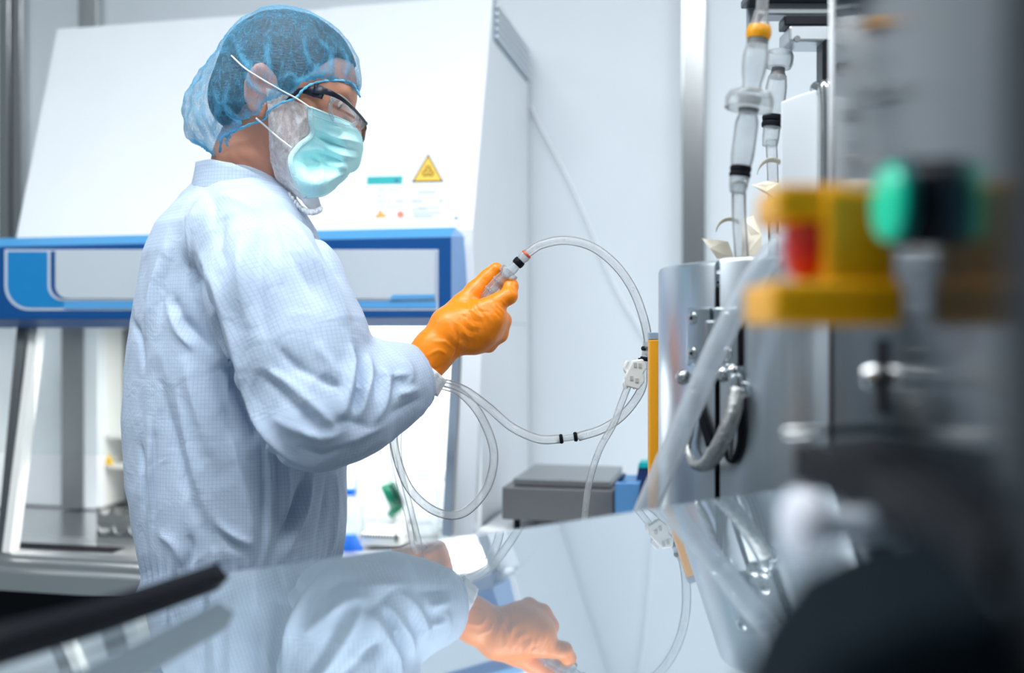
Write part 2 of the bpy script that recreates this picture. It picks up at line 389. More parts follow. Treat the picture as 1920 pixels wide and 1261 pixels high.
def relax(V, Q, it=2, w=0.5):
    n = len(V); E = np.concatenate([Q[:, [i, (i+1) % 4]] for i in range(4)])
    for _ in range(it):
        S = np.zeros_like(V); c = np.zeros(n)
        for k in range(3): S[:, k] = np.bincount(E[:, 0], V[E[:, 1], k], n)+np.bincount(E[:, 1], V[E[:, 0], k], n)
        c = np.bincount(E[:, 0], minlength=n)+np.bincount(E[:, 1], minlength=n)
        V = V*(1-w)+w*S/np.maximum(c, 1)[:, None]
    return V
def normals(V, Q):
    a = np.cross(V[Q[:, 2]]-V[Q[:, 0]], V[Q[:, 3]]-V[Q[:, 1]]); N = np.zeros_like(V)
    for i in range(4):
        for k in range(3): N[:, k] += np.bincount(Q[:, i], a[:, k], len(V))
    return N/(np.linalg.norm(N, axis=1)[:, None]+1e-12)
def bvh_of(V, Q): return BVHTree.FromPolygons([tuple(v) for v in V], [tuple(int(i) for i in q) for q in Q])
def stroke(V, N, bvh, px, width, amp, taper=True, sharp=2.0):
    """raise (amp > 0) or sink a fold along a path found on the surface"""
    pts = []
    c = catmull([Vector((p[0], p[1], 0)) for p in px], 8) if len(px) > 2 else [Vector((*px[0], 0)).lerp(Vector((*px[1], 0)), t/10) for t in range(11)]
    for q in c:
        d = (P(q.x, q.y, 1)-Vector((0, 0, CZ))).normalized()
        h = bvh.ray_cast(Vector((0, 0, CZ)), d)[0]
        if h is not None: pts.append(np.array(h))
    if len(pts) < 2: return
    best = np.full(len(V), 1e9); tt = np.zeros(len(V))
    lo = np.min(pts, 0)-width*3; hi = np.max(pts, 0)+width*3
    m = np.where(((V > lo) & (V < hi)).all(1))[0]; X = V[m]; bd = np.full(len(m), 1e9); bt = np.zeros(len(m))
    for i, (a, b) in enumerate(zip(pts, pts[1:])):
        d = b-a; L = max(d @ d, 1e-12); t = np.clip((X-a) @ d/L, 0, 1)
        r = np.linalg.norm(X-a-t[:, None]*d, axis=1); u = r < bd
        bd[u] = r[u]; bt[u] = (i+t[u])/(len(pts)-1)
    w = np.exp(-(bd/width)**sharp)
    if taper: w = w*np.clip(np.sin(PI*np.clip(bt, 0.02, 0.98))**0.6, 0, 1)
    V[m] += N[m]*(amp*w)[:, None]
def fnoise(X, scale, seed=0, oct=3):
    """cheap smooth noise: sum of random sinusoids"""
    r = np.random.RandomState(seed); out = np.zeros(len(X)); amp = 1
    for o in range(oct):
        for _ in range(6):
            k = r.normal(size=3)*scale*(1.8**o); out += amp*np.sin(X @ k+r.rand()*6.28)/6
        amp *= 0.6
    return out

# ------------------------------------------------------------------ room
def struct(name, bm, m): return setp(obj(name, bm, m), kind='structure')
CU = Vector((-0.977, 0.213, 0)); CW = Vector((0.213, 0.977, 0)); CO = Vector((-0.107, 2.0, 0)); UZ = Vector((0, 0, 1))
CM = Matrix((CU, CW, UZ)).transposed()
def B(u, w, z): return CO+CU*u+CW*w+UZ*z
def on_w(px, py, w):
    """u, z of the point seen at px, py on the cabinet plane w"""
    d = Vector(((px-960)/F, 1, -(py-630)/F)); t = (w+CO.dot(CW))/d.dot(CW); p = d*t+Vector((0, 0, CZ)); return (p-CO).dot(CU), p.z
def bbox(bm, u0, u1, w0, w1, z0, z1): add_box(bm, B((u0+u1)/2, (w0+w1)/2, (z0+z1)/2), (u1-u0, w1-w0, z1-z0), CM)
def bobj(name, u0, u1, w0, w1, z0, z1, m, parent=None, bevel=0):
    bm = NB(); bbox(bm, u0, u1, w0, w1, z0, z1); return obj(name, bm, m, parent, bevel=bevel)
bm = NB(); add_box(bm, (0, 1, -0.025), (7, 6, 0.05)); struct('floor', bm, M['floor'])
bm = NB(); add_box(bm, (0, 1, 2.925), (7, 6, 0.05)); struct('ceiling', bm, M['ceiling'])
bm = NB(); bbox(bm, -2.6, 3.2, 0.62, 0.68, 0, 2.9); struct('wall_back', bm, M['wall'])
bm = NB(); bbox(bm, -2.6, 3.2, 0.605, 0.622, 0.0, 0.10); struct('baseboard_back', bm, M['white'])
for i, (x, y) in enumerate(((-0.5, 0.75), (1.6, 1.0), (-2.2, 0.8), (0.5, -0.6))):
    t = empty('ceiling_lamp', (x, y, 2.885), ['flat white ceiling lamp panel above the person', 'flat white ceiling lamp panel above the steel vessel', 'flat white ceiling lamp panel left of the blue safety cabinet', 'flat white ceiling lamp panel behind the camera'][i], 'ceiling lamp', 'ceiling lamp panels')
    bm = NB()
    for sx, sy, lx, ly in ((0, -0.29, 1.24, 0.04), (0, 0.29, 1.24, 0.04), (-0.6, 0, 0.04, 0.56), (0.6, 0, 0.04, 0.56)): add_box(bm, (x+sx, y+sy, 2.888), (lx, ly, 0.024))
    obj('frame', bm, M['white'], t)
    box_obj('diffuser', (x, y, 2.893), (1.16, 0.54, 0.008), M['lamp'], t)
# steel wall posts
def post(px0, px1, w, z0, z1, label, dep=0.03):
    u0 = on_w(px0, 600, w)[0]; u1 = on_w(px1, 600, w)[0]
    o = bobj('steel_wall_post', min(u0, u1), max(u0, u1), w, w+dep, z0, z1, M['steel'], bevel=0.003)
    setp(o, label, 'post', 'steel wall posts')
post(1278, 1322, 0.585, 0.0, 2.9, 'tall brushed steel wall post between the cabinet and the steel vessel', 0.034)
post(146, 182, 0.588, 0.0, 2.9, 'short-showing steel wall post rising above the white cabinet top', 0.03)
post(22, 40, 0.588, 0.0, 2.9, 'narrow steel wall post left of the white cabinet hood')
post(-4, 17, 0.588, 0.0, 2.9, 'steel wall post at the far left edge of the photo')
# wall panel step at the upper left, ceiling level rail
z = on_w(400, 28, 0.6)[1]
# ------------------------------------------------------------------ biosafety cabinet
cab = empty('safety_cabinet', B(0.6, 0.3, 0), 'white biosafety cabinet with a wide blue front band and sloping hood', 'safety cabinet')
UR = -0.022; UL = 1.36                      # right and left ends
zH0 = on_w(700, 606, 0.0)[1]; zH1 = on_w(700, 432, 0.02)[1]; zT = 2.05
# profile of the hood (w, z)
hood = [(0.03, zH1-0.03), (0.03, zH1), (0.205, zT), (0.235, zT+0.004), (0.60, zT+0.004), (0.60, 1.33), (0.05, 1.33)]
uLtop = 1.18
bm = NB()
def hood_pt(u_bot, u_top, w, z):
    t = min(max((z-zH1)/(zT-zH1), 0), 1); return B(u_bot+(u_top-u_bot)*t, w, z)
a = [bm.verts.new(hood_pt(UR, UR, w, z)) for w, z in hood]; b_ = [bm.verts.new(hood_pt(on_w(28, 430, 0.03)[0], on_w(103, 62, 0.2)[0], w, z)) for w, z in hood]
bm.faces.new(a); bm.faces.new(b_[::-1])
for i in range(len(a)): bm.faces.new((a[i], b_[i], b_[(i+1) % len(a)], a[(i+1) % len(a)]))
obj('hood', bm, M['white'], cab, bevel=0.004)
# raised lip on the top
bm = NB(); bbox(bm, UR+0.03, 0.38, 0.25, 0.52, zT+0.004, zT+0.018); obj('top_lip', bm, M['white'], cab)
# louvred vent high on the right side
bm = NB(); bbox(bm, UR-0.004, UR-0.0005, 0.21, 0.585, 1.955, 2.045)
vent = obj('side_vent', bm, mat('vent_grey', srgb(150, 165, 180), 0.5), cab)
bm = NB()
for k in range(5): bbox(bm, UR-0.009, UR-0.004, 0.215, 0.58, 1.962+k*0.017, 1.969+k*0.017)
obj('louvre', bm, M['white'], vent)
# blue front band
def on_band(px, py): return on_w(px, py, 0.0)
zb0 = on_w(700, 606, 0)[1]; zb1 = on_w(700, 446, 0)[1]
ub0 = on_w(846, 520, 0)[0]; ub1 = UL
bm = NB()
bbox(bm, ub0, ub1, 0.0, 0.08, zb0+0.012, zb1); band = obj('front_band', bm, M['blue_dark'], cab, bevel=0.002)
bm = NB()   # bevelled light blue top and end
p = lambda u, w, z_: B(u, w, z_)
zt2 = on_w(700, 429, 0.03)[1]; ue = on_w(876, 520, 0.03)[0]
add_prism(bm, [p(ub0, 0.001, zb1), p(ub0, 0.03, zt2), p(ub0, 0.09, zt2), p(ub0, 0.09, zb1)], CU*(ub1-ub0)); obj('top_bevel', bm, M['blue_light'], band)
bm = NB()
va = [p(ub0, 0.0, zb0+0.012), p(ub0, 0.0, zb1), p(ub0, 0.03, zt2)]
vb = [p(ue, 0.05, zb0+0.012), p(ue, 0.04, zb1+0.002), p(ue, 0.05, zt2-0.01)]
vc = [p(ub0, 0.09, zb0+0.012), p(ub0, 0.09, zb1), p(ub0, 0.09, zt2)]
A = [[bm.verts.new(v) for v in r] for r in (va, vb, vc)]
for i in range(2):
    for r in range(3): bm.faces.new((A[r][i], A[r][i+1], A[(r+1) % 3][i+1], A[(r+1) % 3][i]))
bm.faces.new([A[r][0] for r in range(3)]); bm.faces.new([A[r][2] for r in range(3)])
obj('end_bevel', bm, mat('end_blue', srgb(135, 168, 212), 0.45), band)
bm = NB(); add_prism(bm, [p(ub0, 0.001, zb0+0.012), p(ub0, 0.05, zb0-0.006), p(ub0, 0.12, zb0-0.006), p(ub0, 0.12, zb0+0.012)], CU*(ub1-ub0)); obj('bottom_bevel', bm, M['blue_under'], band)
def decal(name, pts, w, m, parent, thick=0.0008):
    bm = NB(); add_prism(bm, [B(*(lambda q: (q[0], w, q[1]))(on_w(x, y, w))) for x, y in pts], CW*(-thick))
    return obj(name, bm, m, parent)
def rounded(x0, y0, x1, y1, rbl, n=8):
    """rectangle with rounded lower left corner (px)"""
    pts = [(x0, y0), (x1, y0), (x1, y1)]
    for k in range(n+1):
        a = PI/2+PI/2*k/n; pts.append((x0+rbl+rbl*math.cos(a), y1-rbl+rbl*math.sin(a)))
    return pts
decal('panel_border', rounded(9, 467, 822, 581, 46), 0.0, M['pale_print'], band)
decal('panel_cyan', rounded(14, 471, 818, 576, 42), -0.0012, M['cyan_print'], band)
decal('panel_sky', [(120, 560), (818, 560), (818, 576), (120, 578)], -0.0024, M['sky_print'], band)
decal('panel_line', rounded(90, 468, 818, 563, 28), -0.0036, M['pale_print'], band)
decal('panel_blue_line', rounded(95, 470, 816, 560, 26), -0.0048, M['blue_dark'], band)
decal('panel_grey', rounded(104, 458+11, 816, 559, 24), -0.006, M['grey_print'], band)
decal('right_stripe', [(737, 552), (815, 551), (815, 559), (728, 561)], -0.0072, M['sky_print'], band)
# labels on the hood
def hood_frame(px, py):
    """point on sloping hood front"""
    d = Vector(((px-960)/F, 1, -(py-630)/F)); A0 = B(0, 0.03, zH1); n = CU.cross((B(0, 0.205, zT)-A0)).normalized()
    t = (A0-Vector((0, 0, CZ))).dot(n)/d.dot(n); return d*t+Vector((0, 0, CZ))
hn = CU.cross(B(0, 0.205, zT)-B(0, 0.03, zH1)).normalized()
if hn.y > 0: hn = -hn
def hdecal(name, pts, m, parent, off=0.0, thick=0.0006):
    bm = NB(); add_prism(bm, [hood_frame(x, y)+hn*off for x, y in pts], hn*thick); return obj(name, bm, m, parent)
sg = empty('biohazard_sign', hood_frame(803, 318), 'yellow triangular biohazard warning sticker on the white cabinet hood', 'warning sign')
hdecal('border', [(803, 288), (832, 340.5), (772, 341.5)], M['black'], sg)
hdecal('face', [(803, 293), (828, 338), (776.5, 339)], M['sign_y'], sg, 0.0007)
bm = NB()
cpx, cpy = 803, 322
for k in range(3):
    a0 = -PI/2+k*2*PI/3; cx_, cy_ = cpx+6.2*math.cos(a0), cpy+6.2*math.sin(a0)
    pts = [hood_frame(cx_+4.6*math.cos(a0+PI+s), cy_+4.6*math.sin(a0+PI+s))+hn*0.0018 for s in np.linspace(0.7, 2*PI-0.7, 16)]
    add_tube(bm, pts[1:-1], 0.0011, n=6, sub=2)
pts = [hood_frame(cpx+4.2*math.cos(s), cpy+4.2*math.sin(s))+hn*0.0018 for s in np.linspace(0, 2*PI, 18)]
add_tube(bm, pts, 0.0007, n=6, sub=1)
obj('biohazard_symbol', bm, M['black'], sg, True)
tl = hdecal('teal_sticker', [(689, 331), (755, 329.5), (754, 344), (688, 345)], M['teal'], None)
setp(tl, 'narrow teal sticker strip left of the biohazard triangle', 'sticker')
hdecal('print_mark', [(741, 336), (747, 336), (747, 341), (741, 341)], M['blue_dark'], tl, 0.0007).name = 'print_mark'
st = hdecal('paper_label', [(703, 352), (763, 351), (763, 414), (702, 415)], M['white'], None)
setp(st, 'white paper label with orange and red pictograms under the teal strip', 'label')
lg = mat('faint_print', srgb(190, 200, 222), 0.6)
def lines(parent, rows):
    bm = NB()
    for x0, y0, x1, y1 in rows: add_prism(bm, [hood_frame(x, y)+hn*0.0007 for x, y in ((x0, y0), (x1, y0), (x1, y1), (x0, y1))], hn*0.0003)
    obj('printed_lines', bm, lg, parent)
lines(st, [(707, 354, 721, 357), (726, 354, 752, 356), (707, 366, 716, 369), (707, 375, 724, 378), (742, 375, 758, 379), (704, 387, 720, 389), (724, 387, 757, 389)])
bm = NB()
for x, y, r in ((708, 405, 4), (714, 403, 5.5), (720, 404, 4), (713, 397, 3.5)):
    add_prism(bm, [hood_frame(x+r*math.cos(s), y+r*0.9*math.sin(s))+hn*0.0007 for s in np.linspace(0, 2*PI, 14)[:-1]], hn*(0.0003+0.0001*random.random()))
obj('orange_pictogram', bm, mat('orange_print', srgb(225, 175, 90), 0.6), st)
hdecal('red_pictogram', [(751+6.5*math.cos(s), 402+6.5*math.sin(s)) for s in np.linspace(0, 2*PI, 16)[:-1]], mat('red_print', srgb(232, 140, 115), 0.6), st, 0.0007, 0.0003)
st2 = hdecal('paper_label', [(770, 351), (832, 350), (832, 413), (770, 414)], mat('label_bluewhite', srgb(232, 238, 246), 0.5), None)
setp(st2, 'bluish white printed label directly under the biohazard triangle', 'label')
lines(st2, [(785, 358, 817, 362), (772, 375, 792, 379), (823, 374, 831, 379), (773, 390, 800, 393), (786, 388, 826, 390), (773, 397, 827, 400), (776, 403, 812, 407)])
st3 = hdecal('maker_plate', [(837, 405), (862, 404), (862, 413), (837, 414)], M['white'], None)
setp(st3, 'tiny white plate with a blue mark beside the hood corner', 'label')
hdecal('blue_mark', [(852, 406), (859, 406), (859, 411), (852, 411)], mat('blue_mark', srgb(120, 155, 205), 0.6), st3, 0.0007)
# lower frame: sloping legs, sill, interior
wS = -0.075
def leg(px_t, px_b, wd, m, name='frame_leg', dd=0.03, w_t=0.06, w_b=wS, yt=612, yb=1036):
    ut, zt_ = on_w(px_t, yt, w_t); ub, zb_ = on_w(px_b, yb, w_b)
    bm = NB(); q = [B(ut, w_t, zt_), B(ut+wd, w_t, zt_), B(ub+wd, w_b, zb_), B(ub, w_b, zb_)]
    add_prism(bm, q, CW*dd); return obj(name, bm, m, cab, bevel=0.001)
leg(70, 18, 0.020, M['whiteplastic']); leg(47, 8, 0.022, M['steel_dark'], dd=0.028)
leg(866, 846, 0.020, M['steel'], yb=1005, w_b=0.0); leg(905, 888, 0.042, M['white'], yb=1005, w_b=0.02)
zs = on_w(130, 1040, wS)[1]
bm = NB()
us0, us1 = 0.05, 1.42
prof = [(0.08, zs+0.004), (-0.06, zs+0.002), (-0.075, zs-0.006), (-0.075, zs-0.012), (-0.088, zs-0.016), (-0.088, zs-0.030), (-0.10, zs-0.036), (-0.10, zs-0.076), (0.08, zs-0.076)]
add_prism(bm, [B(us0, w, z_) for w, z_ in prof], CU*(us1-us0)); obj('sill', bm, M['steel_h'], cab, bevel=0.002)
# work surface with a perforated front grille
bm = NB(); bbox(bm, 0.03, 1.38, 0.0, 0.5, zs-0.03, zs-0.004); ws = obj('work_surface', bm, M['steel'], cab)
bm = NB()
for k in range(90):
    for j in range(4):
        u = 0.75+k*0.0068; bbox(bm, u, u+0.004, -0.045+j*0.013, -0.036+j*0.013, zs+0.003, zs+0.0042)
obj('grille_slots', bm, M['black'], ws)
IW = 0.46
bm = NB(); bbox(bm, 0.02, 0.62, IW, IW+0.012, zs, 1.33); obj('back_panel', bm, M['white'], cab)
bm = NB(); bbox(bm, 1.124, 1.40, IW, IW+0.012, zs, 1.33); obj('back_panel', bm, M['white'], cab)
bm = NB(); bbox(bm, UR, UR+0.014, 0.10, 0.60, zs-0.05, 1.33); obj('side_panel', bm, M['white'], cab)
bm = NB(); bbox(bm, 1.40, 1.414, 0.02, 0.60, zs, 1.33); obj('side_panel', bm, M['white'], cab)
# grey stile, recessed window bay and shelf behind
ug0, ug1 = on_w(115, 800, IW-0.03)[0], on_w(153, 800, IW-0.03)[0]
bm = NB(); bbox(bm, min(ug0, ug1), max(ug0, ug1), IW-0.03, IW-0.01, zs, 1.33); obj('stile', bm, M['steel_dark'], cab)
ua, ub = on_w(192, 800, IW)[0], on_w(154, 800, IW-0.01)[0]
bm = NB(); bbox(bm, min(ua, ub), max(ua, ub), IW-0.02, IW-0.005, zs, 1.33); obj('back_panel', bm, M['white'], cab)
bm = NB(); bbox(bm, 0.60, 1.20, 0.585, 0.597, 0.7, 1.33); bay = obj('service_bay', bm, mat('bay_grey', srgb(165, 170, 172), 0.5), cab)
bm = NB()
for k in range(9):
    u = on_w(214+k*4, 700, 0.57)[0]; bbox(bm, u-0.0028, u+0.0028, 0.565, 0.575, on_w(220, 790, 0.57)[1], 1.32)
obj('pipe_row', bm, M['steel_dark'], bay)
bm = NB()
for y in (815, 870): 
    z_ = on_w(220, y, 0.52)[1]; bbox(bm, 0.62, on_w(205, 800, 0.52)[0], 0.48, 0.58, z_-0.005, z_+0.005)
u = on_w(200, 800, 0.5)[0]; bbox(bm, u-0.006, u+0.006, 0.47, 0.58, zs, 1.33)
obj('shelf', bm, M['whiteplastic'], bay)
# interior lamp under the hood
box_obj('cabinet_lamp', B(0.34, 0.28, 1.322), (0.56, 0.05, 0.012), mat('tube_lamp', (0.95, 0.97, 1), 0.5, emit=(1.0, 0.99, 0.95), estr=5), cab, CM)
l = area('cabinet_lamp_light', B(0.50, 0.27, 1.31), (0, 0, math.atan2(CU.y, CU.x)), 0.90, 0.3, 5.2, (1, 0.99, 0.96))
# glass sash
u0s, z0s = on_w(15, 848, 0.01); 
bm = NB()
add_prism(bm, [B(0.06, 0.055, zb0), B(1.37, 0.055, zb0), B(1.37, 0.015, z0s), B(0.06, 0.015, z0s)], CW*0.004); obj('sash_glass', bm, M['glass'], cab)
# lower body of the cabinet below the sill: dark stand
bm = NB(); bbox(bm, 0.06, 1.40, -0.02, 0.50, 0.08, zs-0.078); obj('stand', bm, M['black'], cab)
# small yellow warning sign inside bay
bm = NB()
pts = [on_w(x, y, 0.47) for x, y in ((205, 848), (214, 870), (198, 870))]
add_prism(bm, [B(u, 0.468, z_) for u, z_ in pts], CW*-0.002)
setp(obj('warning_triangle', bm, M['sign_y2']), 'small yellow warning triangle inside the cabinet, left of the person', 'warning sign')
# bottle rack with round notches (left)
def rack():
    r = empty('bottle_rack', B(on_w(220, 1000, 0.1)[0], 0.15, zs), 'steel rack with round notches on the cabinet floor left of the person', 'rack')
    for nm, w, y0 in (('front_plate', 0.05, 985), ('rear_plate', 0.20, 950)):
        bm = NB(); u_a, za = on_w(181, y0, w); u_b, zb = on_w(268, y0, w)
        u_a, u_b = max(u_a, u_b), min(u_a, u_b); ht = max(za-zs, 0.03)
        top = []
        n = 3; L = (u_a-u_b)/n
        for k in range(n):
            c = u_a-L*(k+0.5)
            top.append((u_a-L*k, za))
            for s in np.linspace(0, PI, 9): top.append((c+0.016*math.cos(s), za-0.018*math.sin(s)))
        top.append((u_b, za))
        add_prism(bm, [B(u, w, z_) for u, z_ in top]+[B(u_b, w, zs), B(u_a, w, zs)], CW*0.004); obj(nm, bm, M['steel'], r)
    bm = NB(); bbox(bm, on_w(268, 1000, 0.1)[0], on_w(181, 1000, 0.1)[0], 0.05, 0.204, zs, zs+0.004); obj('base', bm, M['steel'], r)
rack()
# items in bright right half
def bottle(px, pyb, w, rr, h, cap, label, capm, body='bottle', capr=0.6, caph=0.02):
    u, _ = on_w(px, pyb, w); b = B(u, w, zs)
    t = empty('bottle', b, label, 'bottle', 'bottles in the safety cabinet')
    lathe_obj('body', b, (0, 0, 1), [(rr*0.92, 0), (rr, 0.004), (rr, h*0.68), (rr*0.85, h*0.78), (rr*capr*0.85, h*0.86), (rr*capr*0.85, h)], M[body], t)
    lathe_obj('cap', b+Vector((0, 0, h-0.008)), (0, 0, 1), [(rr*capr, 0), (rr*capr*1.02, caph*0.9), (rr*capr*0.9, caph)], M[capm], t)
bottle(657, 1010, 0.24, 0.030, 0.105, 0, 'clear bottle with a small blue screw cap beside the person’s waist', 'cap_blue', capr=0.42, caph=0.014)
bottle(700, 1010, 0.36, 0.048, 0.17, 0, 'large milky bottle with a white cap at the cabinet back, left of the green clip', 'whiteplastic', capr=0.4)
bottle(798, 1010, 0.32, 0.032, 0.15, 0, 'milky bottle with a white cap behind the hanging tube loop', 'whiteplastic', capr=0.5)
bottle(832, 1010, 0.40, 0.030, 0.13, 0, 'milky bottle nearest the right frame leg of the cabinet', 'whiteplastic', capr=0.5)
# big blue stopper
u, _ = on_w(655, 1015, 0.10); b = B(u, 0.10, zs)
t = empty('funnel_cap', b, 'bright blue cone-shaped cap lying on the cabinet floor by the person’s waist', 'cap')
lathe_obj('cone', b, (0, 0, 1), [(0.030, 0), (0.029, 0.004), (0.017, 0.03), (0.014, 0.034)], M['cap_blue'], t)
# green clip
def px_w(px, py, w): u, z_ = on_w(px, py, w); return B(u, w, z_)
g = empty('green_clamp', px_w(738, 940, 0.2), 'dark green plastic jug handle leaning beside the clear tubes in the cabinet', 'clamp')
tube_obj('handle', [px_w(725, 906, 0.2), px_w(745, 950, 0.2)], 0.0165, M['green'], g, n=8)
tube_obj('grip', [px_w(750, 944, 0.2), px_w(733, 966, 0.2)], 0.011, M['green'], g, n=8)
tube_obj('rib', [px_w(735, 904, 0.185), px_w(753, 945, 0.185)], 0.008, mat('deep_green', srgb(0, 75, 58), 0.3), g, n=8)
tube_obj('stem', [px_w(745, 958, 0.205), px_w(765, 1006, 0.205)], 0.013, M['whiteplastic'], g, n=12)
# tip rack with dark dots
t = empty('tip_rack', px_w(710, 1005, 0.2), 'low white tip rack with a dotted dark edge on the cabinet floor', 'rack')
u_a, u_b = on_w(676, 1000, 0.15)[0], on_w(750, 1000, 0.15)[0]; zr = on_w(700, 1000, 0.15)[1]
bm = NB(); bbox(bm, min(u_a, u_b), max(u_a, u_b), 0.15, 0.25, zs, max(zr, zs+0.012)); obj('tray', bm, M['whiteplastic'], t, bevel=0.002)
bm = NB()
for k in range(14): uu = u_a+(u_b-u_a)*(k+0.3)/14; bbox(bm, uu-0.0012, uu+0.0016, 0.146, 0.1495, max(zr, zs+0.012)-0.007, max(zr, zs+0.012)-0.002)
obj('dark_slots', bm, mat('slot_green', srgb(60, 85, 80), 0.5), t)
bm = NB(); uu = on_w(743, 1000, 0.145)[0]; bbox(bm, uu-0.002, uu+0.002, 0.142, 0.1455, max(zs, zr-0.014), zr+0.008); obj('lever', bm, mat('lever_green', srgb(50, 85, 75), 0.5), t)

# ------------------------------------------------------------------ bench with scale and glove box
zbn = P(1045, 982, 2.05).z-0.008
bench = empty('lab_bench', B(-0.35, 0.3, 0), 'white lab bench top right of the safety cabinet, under the grey scale', 'bench')
bobj('worktop', -1.5, -0.03, -0.06, 0.60, zbn-0.03, zbn, M['white'], bench, 0.003)
for u in (-0.08, -1.45):
    for w in (0.0, 0.55): bobj('leg', u-0.02, u+0.02, w-0.02, w+0.02, 0, zbn-0.03, M['steel'], bench)
sc = empty('platform_scale', B(-0.1, 0.1, zbn), 'dark grey platform scale with a flat steel pan on the bench', 'scale')
u_a, u_b = on_w(941, 940, 0.03)[0], on_w(1150, 940, 0.03)[0]; u_a, u_b = max(u_a, u_b), min(u_a, u_b)
zc0 = on_w(1000, 975, 0.03)[1]; zc1 = on_w(1000, 914, 0.03)[1]
bobj('housing', u_b, u_a, 0.03, 0.29, zc0, zc1, M['grey_metal'], sc, 0.003)
bobj('pan', u_b+0.008, u_a-0.02, 0.045, 0.28, zc1+0.002, zc1+0.016, M['grey_pan'], sc, 0.002)
for u in (u_b+0.05, u_a-0.025):
    for w in (0.06, 0.26): lathe_obj('foot', B(u, w, zbn), (0, 0, 1), [(0.007, 0), (0.007, zc0-zbn+0.001)], M['black'], sc, 12)
gb = empty('glove_box', px_w(1180, 960, 0.0), 'blue patterned glove dispenser box beside the grey scale', 'box')
u_a, u_b = on_w(1153, 930, -0.02)[0], on_w(1222, 930, -0.02)[0]
zg = on_w(1180, 905, -0.02)[1]
bobj('carton', u_b, u_a, -0.02, 0.10, zbn, zg, M['box_blue'], gb, 0.002)
bm = NB(); bbox(bm, u_b+0.002, u_a-0.002, -0.0215, -0.0202, zbn+0.002, zbn+(zg-zbn)*0.45); nb_ = obj('printed_band', bm, M['navy_print'], gb)
bm = NB()
for r_ in range(3):
    for k in range(9):
        uu = u_b+0.006+(u_a-u_b-0.012)*(k+0.5*(r_ % 2))/9; zz = zbn+0.006+r_*(zg-zbn)*0.14
        bbox(bm, uu, uu+0.003, -0.0222, -0.0216, zz, zz+0.004)
obj('white_spots', bm, M['white'], nb_)
bm = NB(); add_prism(bm, [px_w(x, y, -0.022) for x, y in ((1195, 960), (1200, 905), (1212, 880), (1222, 880), (1222, 905), (1208, 960))], CW*-0.001); obj('dark_swoosh', bm, M['navy_print'], gb)
bm = NB(); add_prism(bm, [px_w(x, y, 0.0) for x, y in ((1150, 908), (1168, 889), (1171, 895), (1154, 912))], CW*0.03); obj('open_flap', bm, M['navy_print'], gb)
bm = NB(); add_prism(bm, [px_w(x, y, 0.02) for x, y in ((1192, 906), (1198, 868), (1224, 868), (1224, 906))], CW*0.05); obj('carton_back', bm, M['navy_print'], gb)
bm = NB(); add_prism(bm, [px_w(x, y, 0.018) for x, y in ((1196, 876), (1198, 867), (1224, 867), (1224, 876))], CW*0.054); obj('teal_edge', bm, M['teal'], gb)
# faint hose hanging on the wall behind
t = tube_obj('hanging_hose', [px_w(993, 196, 0.613), px_w(1020, 250, 0.613), px_w(1070, 345, 0.613), px_w(1112, 440, 0.613), px_w(1150, 530, 0.613), px_w(1215, 640, 0.613), px_w(1300, 760, 0.613), px_w(1340, 880, 0.613)], 0.0032, mat('wall_hose', srgb(240, 244, 248), 0.4))
setp(t, 'thin clear hose hanging down the white wall behind the hand', 'hose')
# ================================================================== the person
per = empty('person', (-0.40, 1.55, 0), 'person in pale blue coverall, blue hair net, mint mask and orange gloves holding a connector', 'person')
